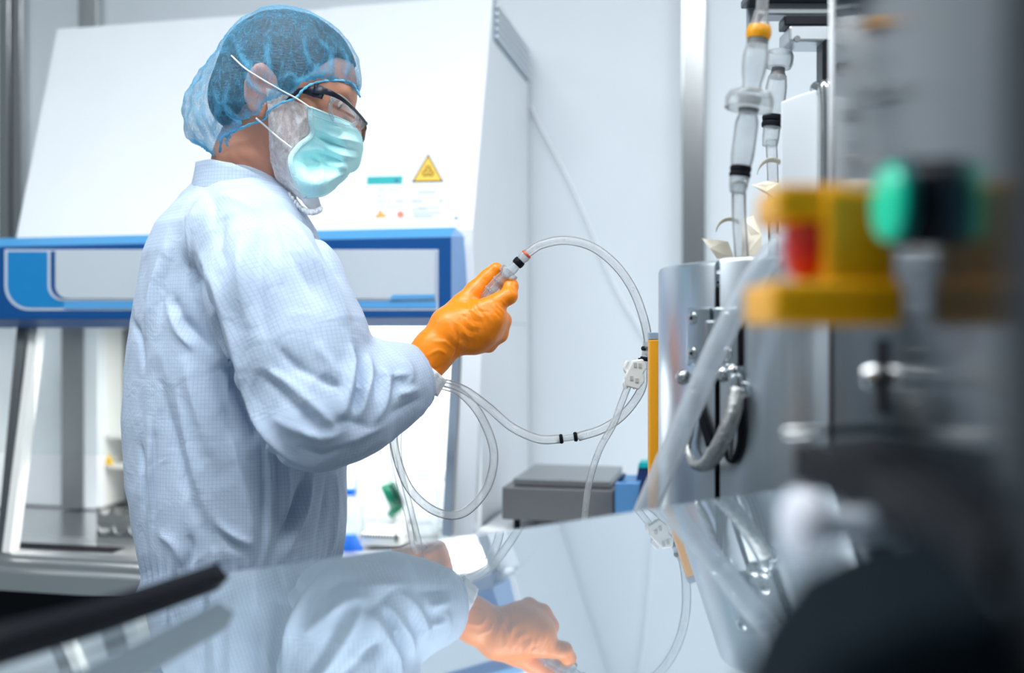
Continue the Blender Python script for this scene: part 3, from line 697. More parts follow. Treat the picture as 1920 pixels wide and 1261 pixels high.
# ---- head frame
HO = P(538, 160, 1.52)
_p, _y = math.radians(20), math.radians(-1)
HX = Vector((math.cos(_p)*math.cos(_y), -math.cos(_p)*math.sin(_y), -math.sin(_p))).normalized()      # forward
HR = HX.cross(UZ).normalized()                                                                       # person's right
HZ = HR.cross(HX).normalized()                                                                       # up
HM = Matrix((HX, HR, HZ)).transposed(); HMn = np.array(HM, dtype=np.float32)
def hl(x, y, z): return HO+HX*x+HR*y+HZ*z
def to_local(V): return (V-np.array(HO)) @ HMn
def px_local(px, py, D): q = P(px, py, D)-HO; return Vector((q.dot(HX), q.dot(HR), q.dot(HZ)))
def s_skull(X):
    L = (X-v3(HO)) @ HMn
    def ell(c, r): return s_ell(L, Vector(c), r)
    def cap(a, b, ra, rb): return s_cone(L, Vector(a), Vector(b), ra, rb)
    f = ell((0.0, 0, 0.010), (0.103, 0.077, 0.094))
    f = smin(f, ell((0.045, 0, -0.01), (0.056, 0.066, 0.075)), 0.02)
    f = smin(f, ell((0.042, 0, -0.065), (0.050, 0.056, 0.055)), 0.02)        # cheeks / jaw
    f = smin(f, ell((0.062, 0, -0.108), (0.026, 0.030, 0.018)), 0.025)       # chin
    f = smin(f, cap((0.0, 0.055, -0.06), (0.055, 0.03, -0.105), 0.014, 0.014), 0.02)
    f = smin(f, cap((0.0, -0.055, -0.06), (0.055, -0.03, -0.105), 0.014, 0.014), 0.02)
    f = smin(f, cap((0.089, -0.034, 0.014), (0.089, 0.034, 0.014), 0.011, 0.011), 0.012)   # brow
    f = smax(f, -ell((0.100, 0.034, -0.006), (0.015, 0.017, 0.011)), 0.008)
    f = smax(f, -ell((0.100, -0.034, -0.006), (0.015, 0.017, 0.011)), 0.008)
    for s in (-1, 1):
        f = smin(f, ell((0.083, s*0.033, -0.005), (0.0125, 0.013, 0.0115)), 0.003)         # eyelids
        f = smin(f, cap((0.070, s*0.045, -0.032), (0.086, s*0.026, -0.036), 0.016, 0.013), 0.014)   # cheekbones
    f = smin(f, cap((0.101, 0, 0.0), (0.124, 0, -0.038), 0.008, 0.011), 0.008)             # nose
    f = smin(f, cap((0.104, 0.012, -0.041), (0.104, -0.012, -0.041), 0.008, 0.008), 0.006)
    f = smin(f, ell((0.093, 0, -0.068), (0.012, 0.024, 0.007)), 0.005)                     # lips
    f = smin(f, ell((0.090, 0, -0.079), (0.012, 0.021, 0.007)), 0.005)
    return f
def s_ears(X, f):
    L = (X-v3(HO)) @ HMn
    for s in (1, -1):
        Q = L.copy(); Q[:, 1] *= s
        c, s_ = math.cos(0.24), math.sin(0.24)
        q = Q-np.array((-0.012, 0.081, -0.036), np.float32)
        x = q[:, 0]*c+q[:, 2]*s_; z = -q[:, 0]*s_+q[:, 2]*c; y = q[:, 1]+0.35*x
        E = np.stack([x, y, z], 1)
        base = s_ell(E, Vector((0, 0, 0.004)), (0.019, 0.0065, 0.036))
        conch = s_ell(E, Vector((0.003, 0.008, 0.000)), (0.0115, 0.0085, 0.022))
        rr = np.sqrt((x/0.0165)**2+((z-0.004)/0.032)**2)
        rim = np.sqrt(((rr-1)*0.020)**2+(y-0.004)**2)-0.0042
        ear = smax(smin(base, rim, 0.003), -conch, 0.003)
        ear = smin(ear, s_cone(E, Vector((0.010, 0.001, -0.004)), Vector((0.012, 0.001, 0.004)), 0.005, 0.004), 0.003)
        ear = smin(ear, s_cone(E, Vector((0.006, 0.002, -0.030)), Vector((0.009, 0.001, -0.026)), 0.007, 0.006), 0.004)
        f = smin(f, ear, 0.006)
    return f
NECK = [(P(490, 235, 1.535), 0.052), (P(474, 300, 1.545), 0.056), (P(462, 370, 1.555), 0.066)]
# ---- arms
RA = [(P(470, 482, 1.41), 0.055), (P(520, 590, 1.375), 0.058), (P(585, 785, 1.335), 0.050), (P(690, 740, 1.385), 0.044), (P(792, 690, 1.445), 0.031)]
LA = [(P(470, 430, 1.70), 0.070), (P(560, 600, 1.73), 0.060), (P(610, 760, 1.74), 0.050), (P(680, 770, 1.68), 0.042), (P(722, 762, 1.63), 0.031)]
# ---- hands: five separate fingers closing on what they hold
def s_rhand(X, g=0.0):
    f = s_chain(X, [(P(775, 705, 1.44), 0.0335+g), (P(815, 655, 1.447), 0.0305+g), (P(842, 625, 1.45), 0.030+g)], 0.01)
    for a, b, r0, r1 in (((848, 608, 1.448), (922, 582, 1.447), .024, .0185), ((848, 618, 1.446), (922, 600, 1.447), .024, .018), ((848, 628, 1.448), (908, 622, 1.45), .024, .0185), ((850, 634, 1.452), (888, 638, 1.458), .023, .0185)):
        f = smin(f, s_cone(X, P(*a), P(*b), r0+g, r1+g), 0.012)
    f = smin(f, s_cone(X, P(842, 608, 1.455), P(868, 575, 1.468), 0.026+g, 0.019+g), 0.014)
    def fing(pts, rs): return s_chain(X, [(P(*p), r+g) for p, r in zip(pts, rs)], 0.004)
    f = smin(f, fing([(905, 580, 1.445), (954, 554, 1.452), (957, 536, 1.462), (944, 531, 1.478)], (.0155, .0125, .0115, .0105)), 0.006)     # index
    f = smin(f, fing([(922, 600, 1.447), (943, 600, 1.468), (934, 586, 1.497), (908, 573, 1.505)], (.0165, .0125, .0115, .0100)), 0.014)     # middle
    f = smin(f, fing([(908, 622, 1.45), (937, 626, 1.474), (921, 612, 1.503), (893, 600, 1.508)], (.0165, .0120, .0115, .0100)), 0.014)      # ring
    f = smin(f, fing([(888, 638, 1.458), (916, 646, 1.478), (898, 632, 1.504), (875, 624, 1.508)], (.0165, .0110, .0105, .0092)), 0.014)       # little
    f = smin(f, fing([(862, 580, 1.466), (893, 545, 1.474), (916, 520, 1.476), (930, 504, 1.474)], (.0185, .0160, .0135, .0105)), 0.008)      # thumb
    return f
def s_lhand(X, g=0.0):
    f = s_chain(X, [(P(716, 764, 1.635), 0.032+g), (P(738, 757, 1.615), 0.029+g)], 0.01)
    for dy, r in ((-18, .018), (-4, .019), (10, .018), (22, .016)):
        f = smin(f, s_cone(X, P(742, 757+dy*0.6, 1.615), P(768, 750+dy, 1.615), .022+g, r+g), 0.010)
    def fing(pts, rs): return s_chain(X, [(P(*p), r+g) for p, r in zip(pts, rs)], 0.004)
    for dy, rr in ((-20, .0105), (-5, .011), (9, .0105), (22, .0095)):
        f = smin(f, fing([(768, 750+dy, 1.612), (784, 746+dy, 1.600), (782, 746+dy, 1.574), (764, 748+dy, 1.564)], (rr+.003, rr+.001, rr, rr-.001)), 0.004)
    f = smin(f, fing([(745, 742, 1.60), (760, 728, 1.575), (774, 728, 1.556)], (.016, .013, .011)), 0.006)
    return f
# ---- torso as stacked ellipses: py -> centre px, half width px, depth half width m
TS = [(300, 455, 55, .055), (345, 455, 78, .075), (372, 452, 100, .095), (400, 452, 120, .135), (430, 450, 142, .160), (480, 448, 160, .172), (560, 449, 176, .175), (650, 450, 190, .178), (780, 449, 200, .180), (900, 450, 196, .182), (990, 459, 188, .182), (1055, 461, 182, .178), (1075, 461, 180, .177), (1110, 461, 190, .195), (1180, 458, 195, .20), (1260, 455, 190, .20), (1300, 455, 182, .195)]
TD = 1.55
_tz = np.array([P(0, t[0], TD).z for t in TS][::-1]); _tx = np.array([P(t[1], 0, TD).x for t in TS][::-1]); _ta = np.array([t[2]/F*TD for t in TS][::-1]); _tb = np.array([t[3] for t in TS][::-1])
def s_torso(X, g=0.0):
    z = X[:, 2]; cx = np.interp(z, _tz, _tx); a = np.interp(z, _tz, _ta)+g; b = np.interp(z, _tz, _tb)+g
    q = np.sqrt(((X[:, 0]-cx)/a)**2+((X[:, 1]-TD)/b)**2)
    f = (q-1)*np.minimum(a, b)*0.85
    f = np.maximum(f, (z-(P(0, 322, TD).z+g)))
    return np.maximum(f, (P(0, 1290, TD).z-g)-z)
def s_legs(X, g=0.0):
    f = None
    for y0, x1 in ((1.45, -0.40), (1.65, -0.45)):
        s = s_chain(X, [(Vector((-0.415, y0, 0.86)), 0.105+g), (Vector((x1-0.005, y0, 0.50)), 0.078+g), (Vector((x1-0.03, y0, 0.13)), 0.055+g)], 0.03)
        f = s if f is None else np.minimum(f, s)
    return smin(f, s_ell(X, Vector((-0.415, 1.55, 0.88)), (0.13+g, 0.165+g, 0.14+g)), 0.03)
def f_body(X):
    f = s_ears(X, s_skull(X))
    f = smin(f, s_chain(X, NECK, 0.02), 0.025)
    f = smin(f, s_torso(X, -0.045), 0.02)
    ra = s_chain(X, [(p, r-0.006) for p, r in RA], 0.02)
    la = s_chain(X, [(p, r-0.006) for p, r in LA], 0.02)
    f = smin(f, ra, 0.03); f = smin(f, la, 0.03)
    f = np.minimum(f, s_rhand(X, -0.0022)); f = np.minimum(f, s_lhand(X, -0.0022))
    f = smin(f, s_legs(X, -0.02), 0.03)
    for y0, x1 in ((1.45, -0.40), (1.65, -0.45)):
        f = smin(f, s_cone(X, Vector((x1-0.04, y0, 0.06)), Vector((x1+0.12, y0, 0.05)), 0.04, 0.03), 0.02)
    return f
hb0, hb1 = (-0.70, 1.22, 0.0), (0.06, 1.88, 1.80)
V, Q = surf_net(f_body, hb0, hb1, 0.0048); V = relax(V, Q, 1, 0.3)
# close-up creases of skin: crow's feet, nape
N = normals(V, Q); bv = bvh_of(V, Q)
for s in ([(583, 195), (600, 188), (610, 192)], [(585, 203), (600, 200), (612, 204)], [(578, 190), (592, 180)]): stroke(V, N, bv, s, 0.0025, -0.0018)
for s in ([(440, 290), (470, 312), (500, 322)], [(470, 262), (498, 300)], [(425, 300), (450, 318)]): stroke(V, N, bv, s, 0.004, -0.002)
BV_SKIN = bvh_of(V, Q)
body = finish('body', mesh_np('body', V, Q), M['skin'], per, True)
setp(body, 'bare skin of neck, ear, cheek and brow')
# eyes
for s in (1, -1):
    c = hl(0.0855, s*0.033, -0.0045)
    bm = NB(); bmesh.ops.create_uvsphere(bm, u_segments=20, v_segments=14, radius=0.0105, matrix=Matrix.Translation(c)); e = obj('eye', bm, mat('eye_white', srgb(225, 220, 215), 0.2), per, True)
    d = (HX+HR*0.02*s-HZ*0.25).normalized(); bm = NB(); bmesh.ops.create_uvsphere(bm, u_segments=16, v_segments=10, radius=0.0052, matrix=Matrix.Translation(c+d*0.0064)); obj('iris', bm, mat('iris_brown', srgb(60, 42, 32), 0.15), e, True)
# hair
def f_hair(X):
    L = (X-v3(HO)) @ HMn
    f = s_ell(L, Vector((-0.002, 0, 0.014)), (0.1075, 0.0815, 0.0985))
    f = smin(f, s_ell(L, Vector((-0.062, 0, -0.040)), (0.045, 0.062, 0.052)), 0.02)
    x, z = L[:, 0], L[:, 2]
    line = np.interp(x, [-0.12, -0.085, -0.055, -0.035, -0.010, 0.012, 0.030, 0.048, 0.066, 0.11], [-0.125, -0.120, -0.095, -0.055, -0.048, -0.042, -0.020, 0.020, 0.058, 0.075])
    f = np.maximum(f, (line-z)*0.7)
    ear = s_ell(L, Vector((-0.010, 0.088, -0.036)), (0.024, 0.03, 0.038)); ear2 = s_ell(L, Vector((-0.010, -0.088, -0.036)), (0.024, 0.03, 0.038))
    return np.maximum(np.maximum(f, -ear), -ear2)
V, Q = surf_net(f_hair, (-0.56, 1.38, 1.48), (-0.22, 1.66, 1.80), 0.004)
V = relax(V, Q, 2, 0.5); N = normals(V, Q); V = V+N*(fnoise(V, 90, 3)*0.0010)[:, None]
finish('hair', mesh_np('hair', V, Q), M['hair'], per, True)
# ---- hair net
def f_net(X):
    L = (X-v3(HO)) @ HMn
    f = s_ell(L, Vector((-0.001, 0, 0.016)), (0.1105, 0.085, 0.101))
    f = smin(f, s_ell(L, Vector((-0.010, 0, -0.020)), (0.095, 0.090, 0.070)), 0.03)
    f = smin(f, s_ell(L, Vector((-0.014, 0.078, -0.036)), (0.032, 0.026, 0.046)), 0.02)
    f = smin(f, s_ell(X, P(428, 205, 1.51), (0.055, 0.070, 0.062)), 0.045)
    f = smin(f, s_ell(X, P(408, 238, 1.505), (0.036, 0.058, 0.042)), 0.03)
    return f
def clip_mesh(V, Q, keep):
    k = keep(V); Q = Q[k[Q].all(1)]; u = np.unique(Q); mp = -np.ones(len(V), int); mp[u] = np.arange(len(u)); return V[u], mp[Q]
def bound_dist(Vx, path):
    d = np.full(len(Vx), 9.0)
    for a, b in zip(path, path[1:]):
        a, b = np.array(a), np.array(b); e = b-a; t = np.clip((Vx-a) @ e/(e @ e), 0, 1); d = np.minimum(d, np.linalg.norm(Vx-a-t[:, None]*e, axis=1))
    return d
V, Q = surf_net(f_net, (-0.60, 1.36, 1.46), (-0.20, 1.68, 1.82), 0.0035)
N = normals(V, Q)
npx = lambda V: np.stack([960+V[:, 0]/1.47*F, 630-(V[:, 2]-CZ)/1.47*F], 1)
# hem polyline in side view, in head local x,z
hem_px = [(356, 262), (385, 285), (412, 284), (418, 256), (445, 243), (470, 232), (497, 222), (503, 208), (528, 192), (553, 184), (568, 168), (585, 157), (612, 151), (642, 151), (662, 158), (676, 182), (684, 190)]
hem = [px_local(x, y, 1.46) for x, y in hem_px]; hx = np.array([h.x for h in hem]); hz = np.array([h.z for h in hem])
Lc = to_local(V)
hem2 = [(h.x, h.z) for h in hem]
# inflate folds radiating from the hem
ang = np.arctan2(Lc[:, 2]-0.02, Lc[:, 0]); 
w = fnoise(V*np.array([1, 1, 0.5]), 55, 11)*0.0030+fnoise(V, 120, 5)*0.0012
dh = bound_dist(np.stack([Lc[:, 0], Lc[:, 2]], 1), hem2)
puff = np.clip((-0.055-Lc[:, 0])/0.06, 0, 1)
V = V+N*(w*(1+1.6*puff)+np.sin(Lc[:, 0]*330+Lc[:, 2]*60)*0.0016*np.exp(-dh/0.02)-0.003*np.exp(-(dh/0.008)**2))[:, None]
bv = bvh_of(V, Q); N = normals(V, Q); V0 = V.copy()
folds = [[(590, 70), (615, 95), (622, 130), (618, 150)], [(570, 62), (573, 100), (592, 140)], [(520, 160), (545, 140), (560, 165)], [(470, 110), (466, 150), (492, 178)], [(505, 60), (502, 110), (512, 150)], [(640, 90), (652, 120), (648, 150)],
         [(400, 160), (410, 200), (400, 250)], [(380, 190), (385, 220), (410, 262)], [(415, 195), (440, 215), (470, 228)], [(430, 150), (425, 200), (455, 232)], [(545, 160), (590, 145), (620, 132)], [(440, 75), (455, 110), (470, 135)], [(600, 115), (590, 135), (560, 150)], [(660, 130), (668, 150), (670, 170)], [(366, 205), (380, 240), (398, 275)], [(500, 185), (515, 165), (530, 172)]]
for s in folds: stroke(V, N, bv, s, 0.0048, 0.0045)
disp = np.clip(np.linalg.norm(V-V0, axis=1)/0.0040, 0, 1)**1.5*0.38
def kp(V):
    L = to_local(V); x, z = L[:, 0], L[:, 2]; # inside if above hem line
    # hem as function: walk by x (monotone part) with the puff handled by its own ellipse
    return z > np.interp(x, hx_m, hz_m)
o_ = np.argsort(hx); hx_m, hz_m = hx[o_], hz[o_]
L = to_local(V); dh = bound_dist(np.stack([L[:, 0], L[:, 2]], 1), hem2)
gath = np.clip(0.55*np.exp(-(dh/0.006)**2)+disp+0.22*np.exp(-(dh/0.022)**2)*(fnoise(V, 140, 9) > 0.1)+0.16*puff, 0, 1)
k = kp(V); u = np.unique(Q[k[Q].all(1)]); V2, Q2 = clip_mesh(V, Q, kp)
me = mesh_np('hair_net', V2, Q2); at = me.attributes.new('gather', 'FLOAT', 'POINT'); at.data.foreach_set('value', gath[u].astype(np.float32))
net = finish('hair_net', me, M['net'], per, True)
bvn = bvh_of(V, Q)
def onto(b, x, y, off, dflt):
    o = Vector((0, 0, CZ)); d = (P(x, y, 1)-o).normalized(); h = b.ray_cast(o, d)
    return (h[0]-d*off) if h[0] is not None and h[0].y < 1.7 else P(x, y, dflt)
hem_t = [onto(bvn, x, y, 0.0005, 1.50) for x, y in hem_px[2:-1]]
bm = NB(); add_tube(bm, hem_t, lambda t: 0.0019+0.0005*math.sin(t*150), n=8, sub=8); obj('elastic_hem', bm, M['net_hem'], net, True)
# ---- beard cover
def patch(rows, nu=40, nv=30, close=False):
    """smooth surface through a coarse grid of points"""
    R = [catmull(r, 16) for r in rows]; m = len(R[0])
    cols = [catmull([r[i] for r in R], 16) for i in range(m)]
    V = np.array([[c[j][:] for c in cols] for j in range(len(cols[0]))]); a, b = V.shape[:2]
    idx = np.arange(a*b).reshape(a, b); Q = np.stack([idx[:-1, :-1], idx[:-1, 1:], idx[1:, 1:], idx[1:, :-1]], -1).reshape(-1, 4)
    return V.reshape(-1, 3), Q
def solid(o, t, off=0): s = o.modifiers.new('thickness', 'SOLIDIFY'); s.thickness = t; s.offset = off; return o
SK = lambda x, y, off, d=1.47: onto(BV_SKIN, x, y, off, d)
_o = 0.006
rows = [[SK(498, 164, .010), SK(526, 172, _o), SK(556, 190, _o), SK(590, 203, _o)],
        [SK(502, 205, .010), SK(530, 210, _o), SK(560, 222, _o), SK(592, 230, _o)],
        [SK(504, 250, .008), SK(527, 252, _o+.002), SK(556, 260, _o+.002), SK(588, 264, _o)],
        [SK(508, 300, .006, 1.49), SK(530, 302, .010, 1.48), SK(554, 306, .010, 1.47), SK(582, 304, .006, 1.47)],
        [P(516, 335, 1.490), P(540, 342, 1.484), P(564, 350, 1.483), P(592, 352, 1.485)],
        [P(532, 352, 1.505), P(558, 368, 1.494), P(580, 384, 1.490), P(600, 378, 1.492)],
        [P(550, 362, 1.520), P(574, 384, 1.505), P(588, 402, 1.50), P(600, 386, 1.50)]]
V, Q = patch(rows); Q = Q[:, ::-1]; N = normals(V, Q)
V = V+N*(fnoise(V*np.array([1, 1, .5]), 110, 21)*0.0028)[:, None]
bv = bvh_of(V, Q); N = normals(V, Q)
for s in ([(520, 175), (528, 215), (520, 270), (530, 330)], [(545, 195), (560, 240), (556, 300), (570, 350)], [(508, 200), (512, 260), (508, 310)], [(575, 215), (560, 235)], [(535, 330), (556, 352), (590, 372)], [(540, 300), (548, 330), (575, 362)]): stroke(V, N, bv, s, 0.003, 0.004 if N[:, 1].mean() < 0 else -0.004)
me = mesh_np('beard_cover', V, Q); at = me.attributes.new('gather', 'FLOAT', 'POINT')
Dx = np.abs(fnoise(V, 160, 33)); at.data.foreach_set('value', np.clip(0.30*(Dx > 0.5)+np.clip((0.0-(V[:, 2]-P(0, 345, 1.46).z))/0.02, 0, 0.45), 0, 1).astype(np.float32))
bc = finish('beard_cover', me, M['beard'], per, True)
# frilly lower edge
bm = NB(); pts = []
for i in range(60):
    t = i/59; x = 540+62*t; y = 362+36*math.sin(t*2.2)+3.5*math.sin(i*2.1); pts.append(P(x, y, 1.498-0.02*t+0.004*math.sin(i*1.3)))
add_tube(bm, pts, 0.0028, n=6, sub=2); obj('frill', bm, M['cuff'], bc, True)
# ---- face mask: near edge -> far edge
def L_(x, y, z): return hl(x, y, z)
def mir(p):   # mirrored through the head's mid plane
    q = p-HO; return HO+HX*q.dot(HX)-HR*q.dot(HR)+HZ*q.dot(HZ)
K_ = lambda pts: [SK(x, y, o, d) for x, y, o, d in pts]
near = K_([(581, 200, .009, 1.45), (583, 226, .010, 1.45), (585, 252, .011, 1.45), (560, 274, .016, 1.455)])+[P(545, 300, 1.449), P(555, 338, 1.456), P(574, 370, 1.468)]
q1 = K_([(604, 209, .010, 1.45), (610, 236, .013, 1.45), (612, 258, .014, 1.45), (606, 282, .016, 1.45), (600, 308, .018, 1.46)])+[P(602, 338, 1.452), P(606, 366, 1.470)]
q2 = [P(634, 221, 1.462), P(644, 243, 1.460), P(650, 262, 1.460), P(650, 284, 1.463), P(644, 308, 1.470), P(636, 334, 1.482), P(626, 354, 1.494)]
mid = [P(664, 236, 1.520), P(675, 250, 1.520), P(678, 270, 1.520), P(672, 290, 1.520), P(662, 310, 1.520), P(652, 328, 1.520), P(636, 344, 1.520)]
far = [[mir(a) for a in c] for c in (q2, q1, near)]
for c in far:
    c[4] = c[4]+UZ*0.008; c[5] = c[5]+UZ*0.020; c[6] = c[5]-UZ*0.004
cols_ = [near, q1, q2, mid, far[0], far[1], far[2]]
rows = [[c[j] for c in cols_] for j in range(7)]
V, Q = patch(rows); N = normals(V, Q)
if (N[np.argmin(V[:, 1])][1]) > 0: Q = Q[:, ::-1]; N = -N
bv = bvh_of(V, Q)
pleats = [([(590, 240), (625, 252), (650, 262), (674, 268)], .0035, .0040), ([(588, 256), (622, 268), (650, 278), (670, 284)], .003, -.0040), ([(588, 262), (615, 276), (645, 290), (668, 294)], .0035, .0040),
          ([(578, 282), (598, 300), (605, 330), (600, 352)], .004, .0035), ([(600, 285), (628, 298), (650, 306)], .003, -.0030), ([(566, 290), (580, 320), (582, 350)], .003, -.0022), ([(596, 292), (620, 310), (648, 312)], .004, .0030),
          ([(560, 282), (590, 278), (612, 284)], .0035, .003), ([(612, 340), (630, 330), (650, 318)], .003, .0025), ([(610, 232), (640, 238), (668, 250)], .0025, -.002), ([(582, 310), (592, 335), (598, 360)], .003, -.003), ([(640, 300), (646, 318), (640, 334)], .003, .0025)]
for s, w_, a_ in pleats: stroke(V, N, bv, s, w_, a_*1.35, sharp=1.5)
V = V+N*(fnoise(V, 70, 17)*0.0010)[:, None]
mk = solid(finish('face_mask', mesh_np('face_mask', V, Q), M['mask'], per, True), 0.0012)
def on_mask(path, lift=0.0012):
    b2 = bvh_of(V, Q); out = []
    for x, y in path:
        d = (P(x, y, 1)-Vector((0, 0, CZ))).normalized(); h = b2.ray_cast(Vector((0, 0, CZ)), d)
        out.append(h[0]-d*lift if h[0] else P(x, y, 1.42))
    return out
bm = NB()
edge = [Vector(V[i]) for i in range(0)]
a, b_ = 49, 49
Vg = V.reshape(-1, (len(rows[0])-1)*16+1, 3)
ring = [Vector(v) for v in Vg[:, 0][::4]]; add_tube(bm, ring, 0.0019, n=8, sub=2, flat=2.2)
ring = [Vector(v) for v in Vg[:, -1][::4]]; add_tube(bm, ring, 0.0019, n=8, sub=2, flat=2.2)
ring = [Vector(v) for v in Vg[0][::4]]; add_tube(bm, ring, 0.0016, n=8, sub=2)
ring = [Vector(v) for v in Vg[-1][::4]]; add_tube(bm, ring, 0.0014, n=8, sub=2)
ring = [Vector(v)+Vector(0.0*v) for v in Vg[8][::4]]; add_tube(bm, ring, 0.0011, n=8, sub=2)
obj('binding', bm, M['mask_edge'], mk, True)
bm = NB()
def onet(x, y, d=1.45):
    a, b = onto(bvn, x, y, 0.0022, d), SK(x, y, 0.011, d); return a if a.y < b.y else b
add_tube(bm, [SK(583, 202, .012, 1.44)]+[onet(x, y) for x, y in ((556, 184), (535, 173), (510, 159), (488, 146), (460, 128), (434, 104))], 0.0012, n=8)
add_tube(bm, [SK(547, 277, .018, 1.45), SK(520, 256, .013), onet(498, 236), onet(480, 221)], 0.0014, n=8)
obj('ear_strap', bm, M['strap'], mk, True)
# ---- safety glasses (head local, mirrored)
sg_ = empty('safety_glasses', hl(0.1, 0, 0))
sg_.parent = per; sg_.matrix_parent_inverse = Matrix.Translation(per.location).inverted()
def pair(fn):
    for s in (1, -1): fn(s)
def W_(p, s):    # world point given for the right side, mirrored for the left
    return p if s > 0 else mir(p)
near_brow = [P(590, 176, 1.410), P(605, 170, 1.404), P(625, 172, 1.404), P(645, 182, 1.414), P(662, 198, 1.430), P(676, 216, 1.452)]
def ribbon(path, hs, th, s, name, m, par):
    """band with height hs along a path and thickness th"""
    c = catmull(path, 8); n = len(c); bm = NB(); rows = []
    for i, p in enumerate(c):
        t = i/(n-1); h_ = np.interp(t, [k/(len(hs)-1) for k in range(len(hs))], hs)
        tg = (c[min(i+1, n-1)]-c[max(i-1, 0)]).normalized(); up = (HZ-tg*HZ.dot(tg)).normalized(); out = tg.cross(up).normalized()
        rows.append([bm.verts.new(W_(p+up*h_*a+out*th*b, s)) for a, b in ((.5, -.5), (.5, .5), (-.5, .5), (-.5, -.5))])
    for a, b in zip(rows, rows[1:]):
        for j in range(4): k = (j+1) % 4; bm.faces.new((a[j], b[j], b[k], a[k]))
    bm.faces.new(rows[0]); bm.faces.new(rows[-1][::-1])
    return obj(name, bm, m, par, True, bevel=0.0008)
G0 = sg_
brow = [SK(588, 166, .004, 1.44), P(612, 171, 1.438), P(636, 182, 1.446), P(656, 197, 1.466), P(672, 213, 1.492), P(683, 227, 1.512)]
temple = [SK(532, 190, .005), SK(550, 178, .005), SK(566, 169, .005), SK(590, 172, .005), P(606, 178, 1.440)]
def glasses(s):
    ribbon(brow, [.0150, .0095, .0060, .0045, .0040, .0050], .0030, s, 'brow_bar', M['navy'], G0)
    ribbon(temple, [.003, .006, .009, .015, .012], .0030, s, 'temple', M['navy'], G0)
    # outer clear shield
    bm = NB(); top = catmull(brow, 6); rows = []
    bot = catmull([P(603, 196, 1.442), P(617, 220, 1.440), P(636, 236, 1.448), P(655, 243, 1.465), (P(672, 246, 1.488)), P(681, 240, 1.510)], 6)
    for a, b in zip(top, bot): rows.append([bm.verts.new(W_(a.lerp(b, t)+(HX*0.002*math.sin(PI*t)), s)) for t in np.linspace(0, 1, 6)])
    for a, b in zip(rows, rows[1:]):
        for j in range(5): bm.faces.new((a[j], b[j], b[j+1], a[j+1]))
    obj('clear_shield', bm, M['lens'], G0, True)
    # prescription insert rim and lens
    rim = [(622, 188), (632, 180), (645, 186), (658, 199), (668, 215), (666, 230), (656, 237), (638, 231), (624, 220), (619, 204)]
    dep = lambda x: 1.450+(x-620)*0.00105
    rp = [P(x, y, dep(x)) for x, y in rim]
    bm = NB(); add_tube(bm, [W_(p, s) for p in rp+[rp[0], rp[1]]], 0.0018, n=8, sub=6, flat=2.4); obj('insert_rim', bm, M['clear'], G0, True)
    bm = NB(); cc = catmull(rp+[rp[0]], 4)[:-1]; cen = sum(cc, Vector())/len(cc)-HX*0.0
    vs = [bm.verts.new(W_(p, s)) for p in cc]; cv = bm.verts.new(W_(cen+HX*0.0015, s))
    for i in range(len(vs)): bm.faces.new((vs[i], vs[(i+1) % len(vs)], cv))
    obj('insert_lens', bm, M['lens'], G0, True)
glasses(1); glasses(-1)
a, b_ = P(672, 231, 1.442), mir(P(672, 231, 1.442))
m_ = (brow[5]+mir(brow[5]))/2+HX*0.002
bm = NB(); add_tube(bm, [brow[5], m_, mir(brow[5])], 0.0022, n=8); obj('nose_bridge', bm, M['navy'], G0, True)

# ---- gloves
def glove(name, f, lo, hi, folds, label):
    V, Q = surf_net(f, lo, hi, 0.0021); V = relax(V, Q, 1, 0.4); N = normals(V, Q)
    V = V+N*(fnoise(V, 160, 2)*0.00035)[:, None]; N = normals(V, Q)
    if folds:
        bv = bvh_of(V, Q)
        for s, w_, a_ in folds: stroke(V, N, bv, s, w_, a_)
        V = relax(V, Q, 1, 0.25)
    return setp(finish(name, mesh_np(name, V, Q), M['glove'], per, True), label)
gf = []
rs = np.random.RandomState(3)
for k in range(9):   # drag lines from the knuckles to the thumb web
    x0, y0 = 858+5*k, 660-10*k*0.9; gf.append(([(x0-24+2*k, y0-28-1*k), (x0-2, y0-8), (x0+20, y0+4-k)], 0.0016, 0.0012 if k % 2 else -0.0011))
for x0 in (848, 854, 861): gf.append(([(x0, 612), (x0+6, 635), (x0+1, 660), (x0-8, 674)], 0.0018, 0.0016 if x0 != 854 else -0.0018))
gf += [([(900, 574), (912, 590), (926, 606)], .0014, .0013), ([(912, 566), (926, 582), (940, 596)], .0014, -.0013), ([(922, 562), (936, 576), (948, 588)], .0013, .0013), ([(935, 556), (950, 572), (956, 580)], .0014, .001),
       ([(870, 578), (890, 584), (906, 600), (914, 622)], .0015, .0013), ([(858, 586), (880, 598), (895, 620), (900, 645)], .0016, -.0012), ([(846, 598), (868, 615), (880, 640), (884, 660)], .0016, .0013),
       ([(795, 668), (822, 656), (838, 664)], .002, .0015), ([(800, 690), (822, 690), (835, 676)], .002, -.0014), ([(812, 640), (834, 640), (846, 650)], .0018, .0013), ([(880, 556), (895, 560), (903, 566)], .0012, .0009), ([(905, 520), (914, 528)], .001, -.0007), ([(865, 565), (885, 572)], .0015, -.001)]
def f_rg(X):
    f = s_rhand(X, 0.0)
    n = Vector(P(775, 705, 1.44)-P(815, 655, 1.447)).normalized(); c = P(778, 701, 1.44)
    return np.maximum(f, (X-v3(c)) @ v3(n)-0.006)
glove('glove', f_rg, P(735, 760, 1.40)-Vector((0, .06, 0)), P(1010, 460, 1.45)+Vector((0, .13, 0)), gf, 'orange nitrile glove holding the clear connector')
glove('glove', lambda X: s_lhand(X, 0.0), P(670, 830, 1.6)-Vector((0, .10, 0)), P(830, 690, 1.6)+Vector((0, .10, 0)), [], 'orange glove of the far hand, behind the forearm')
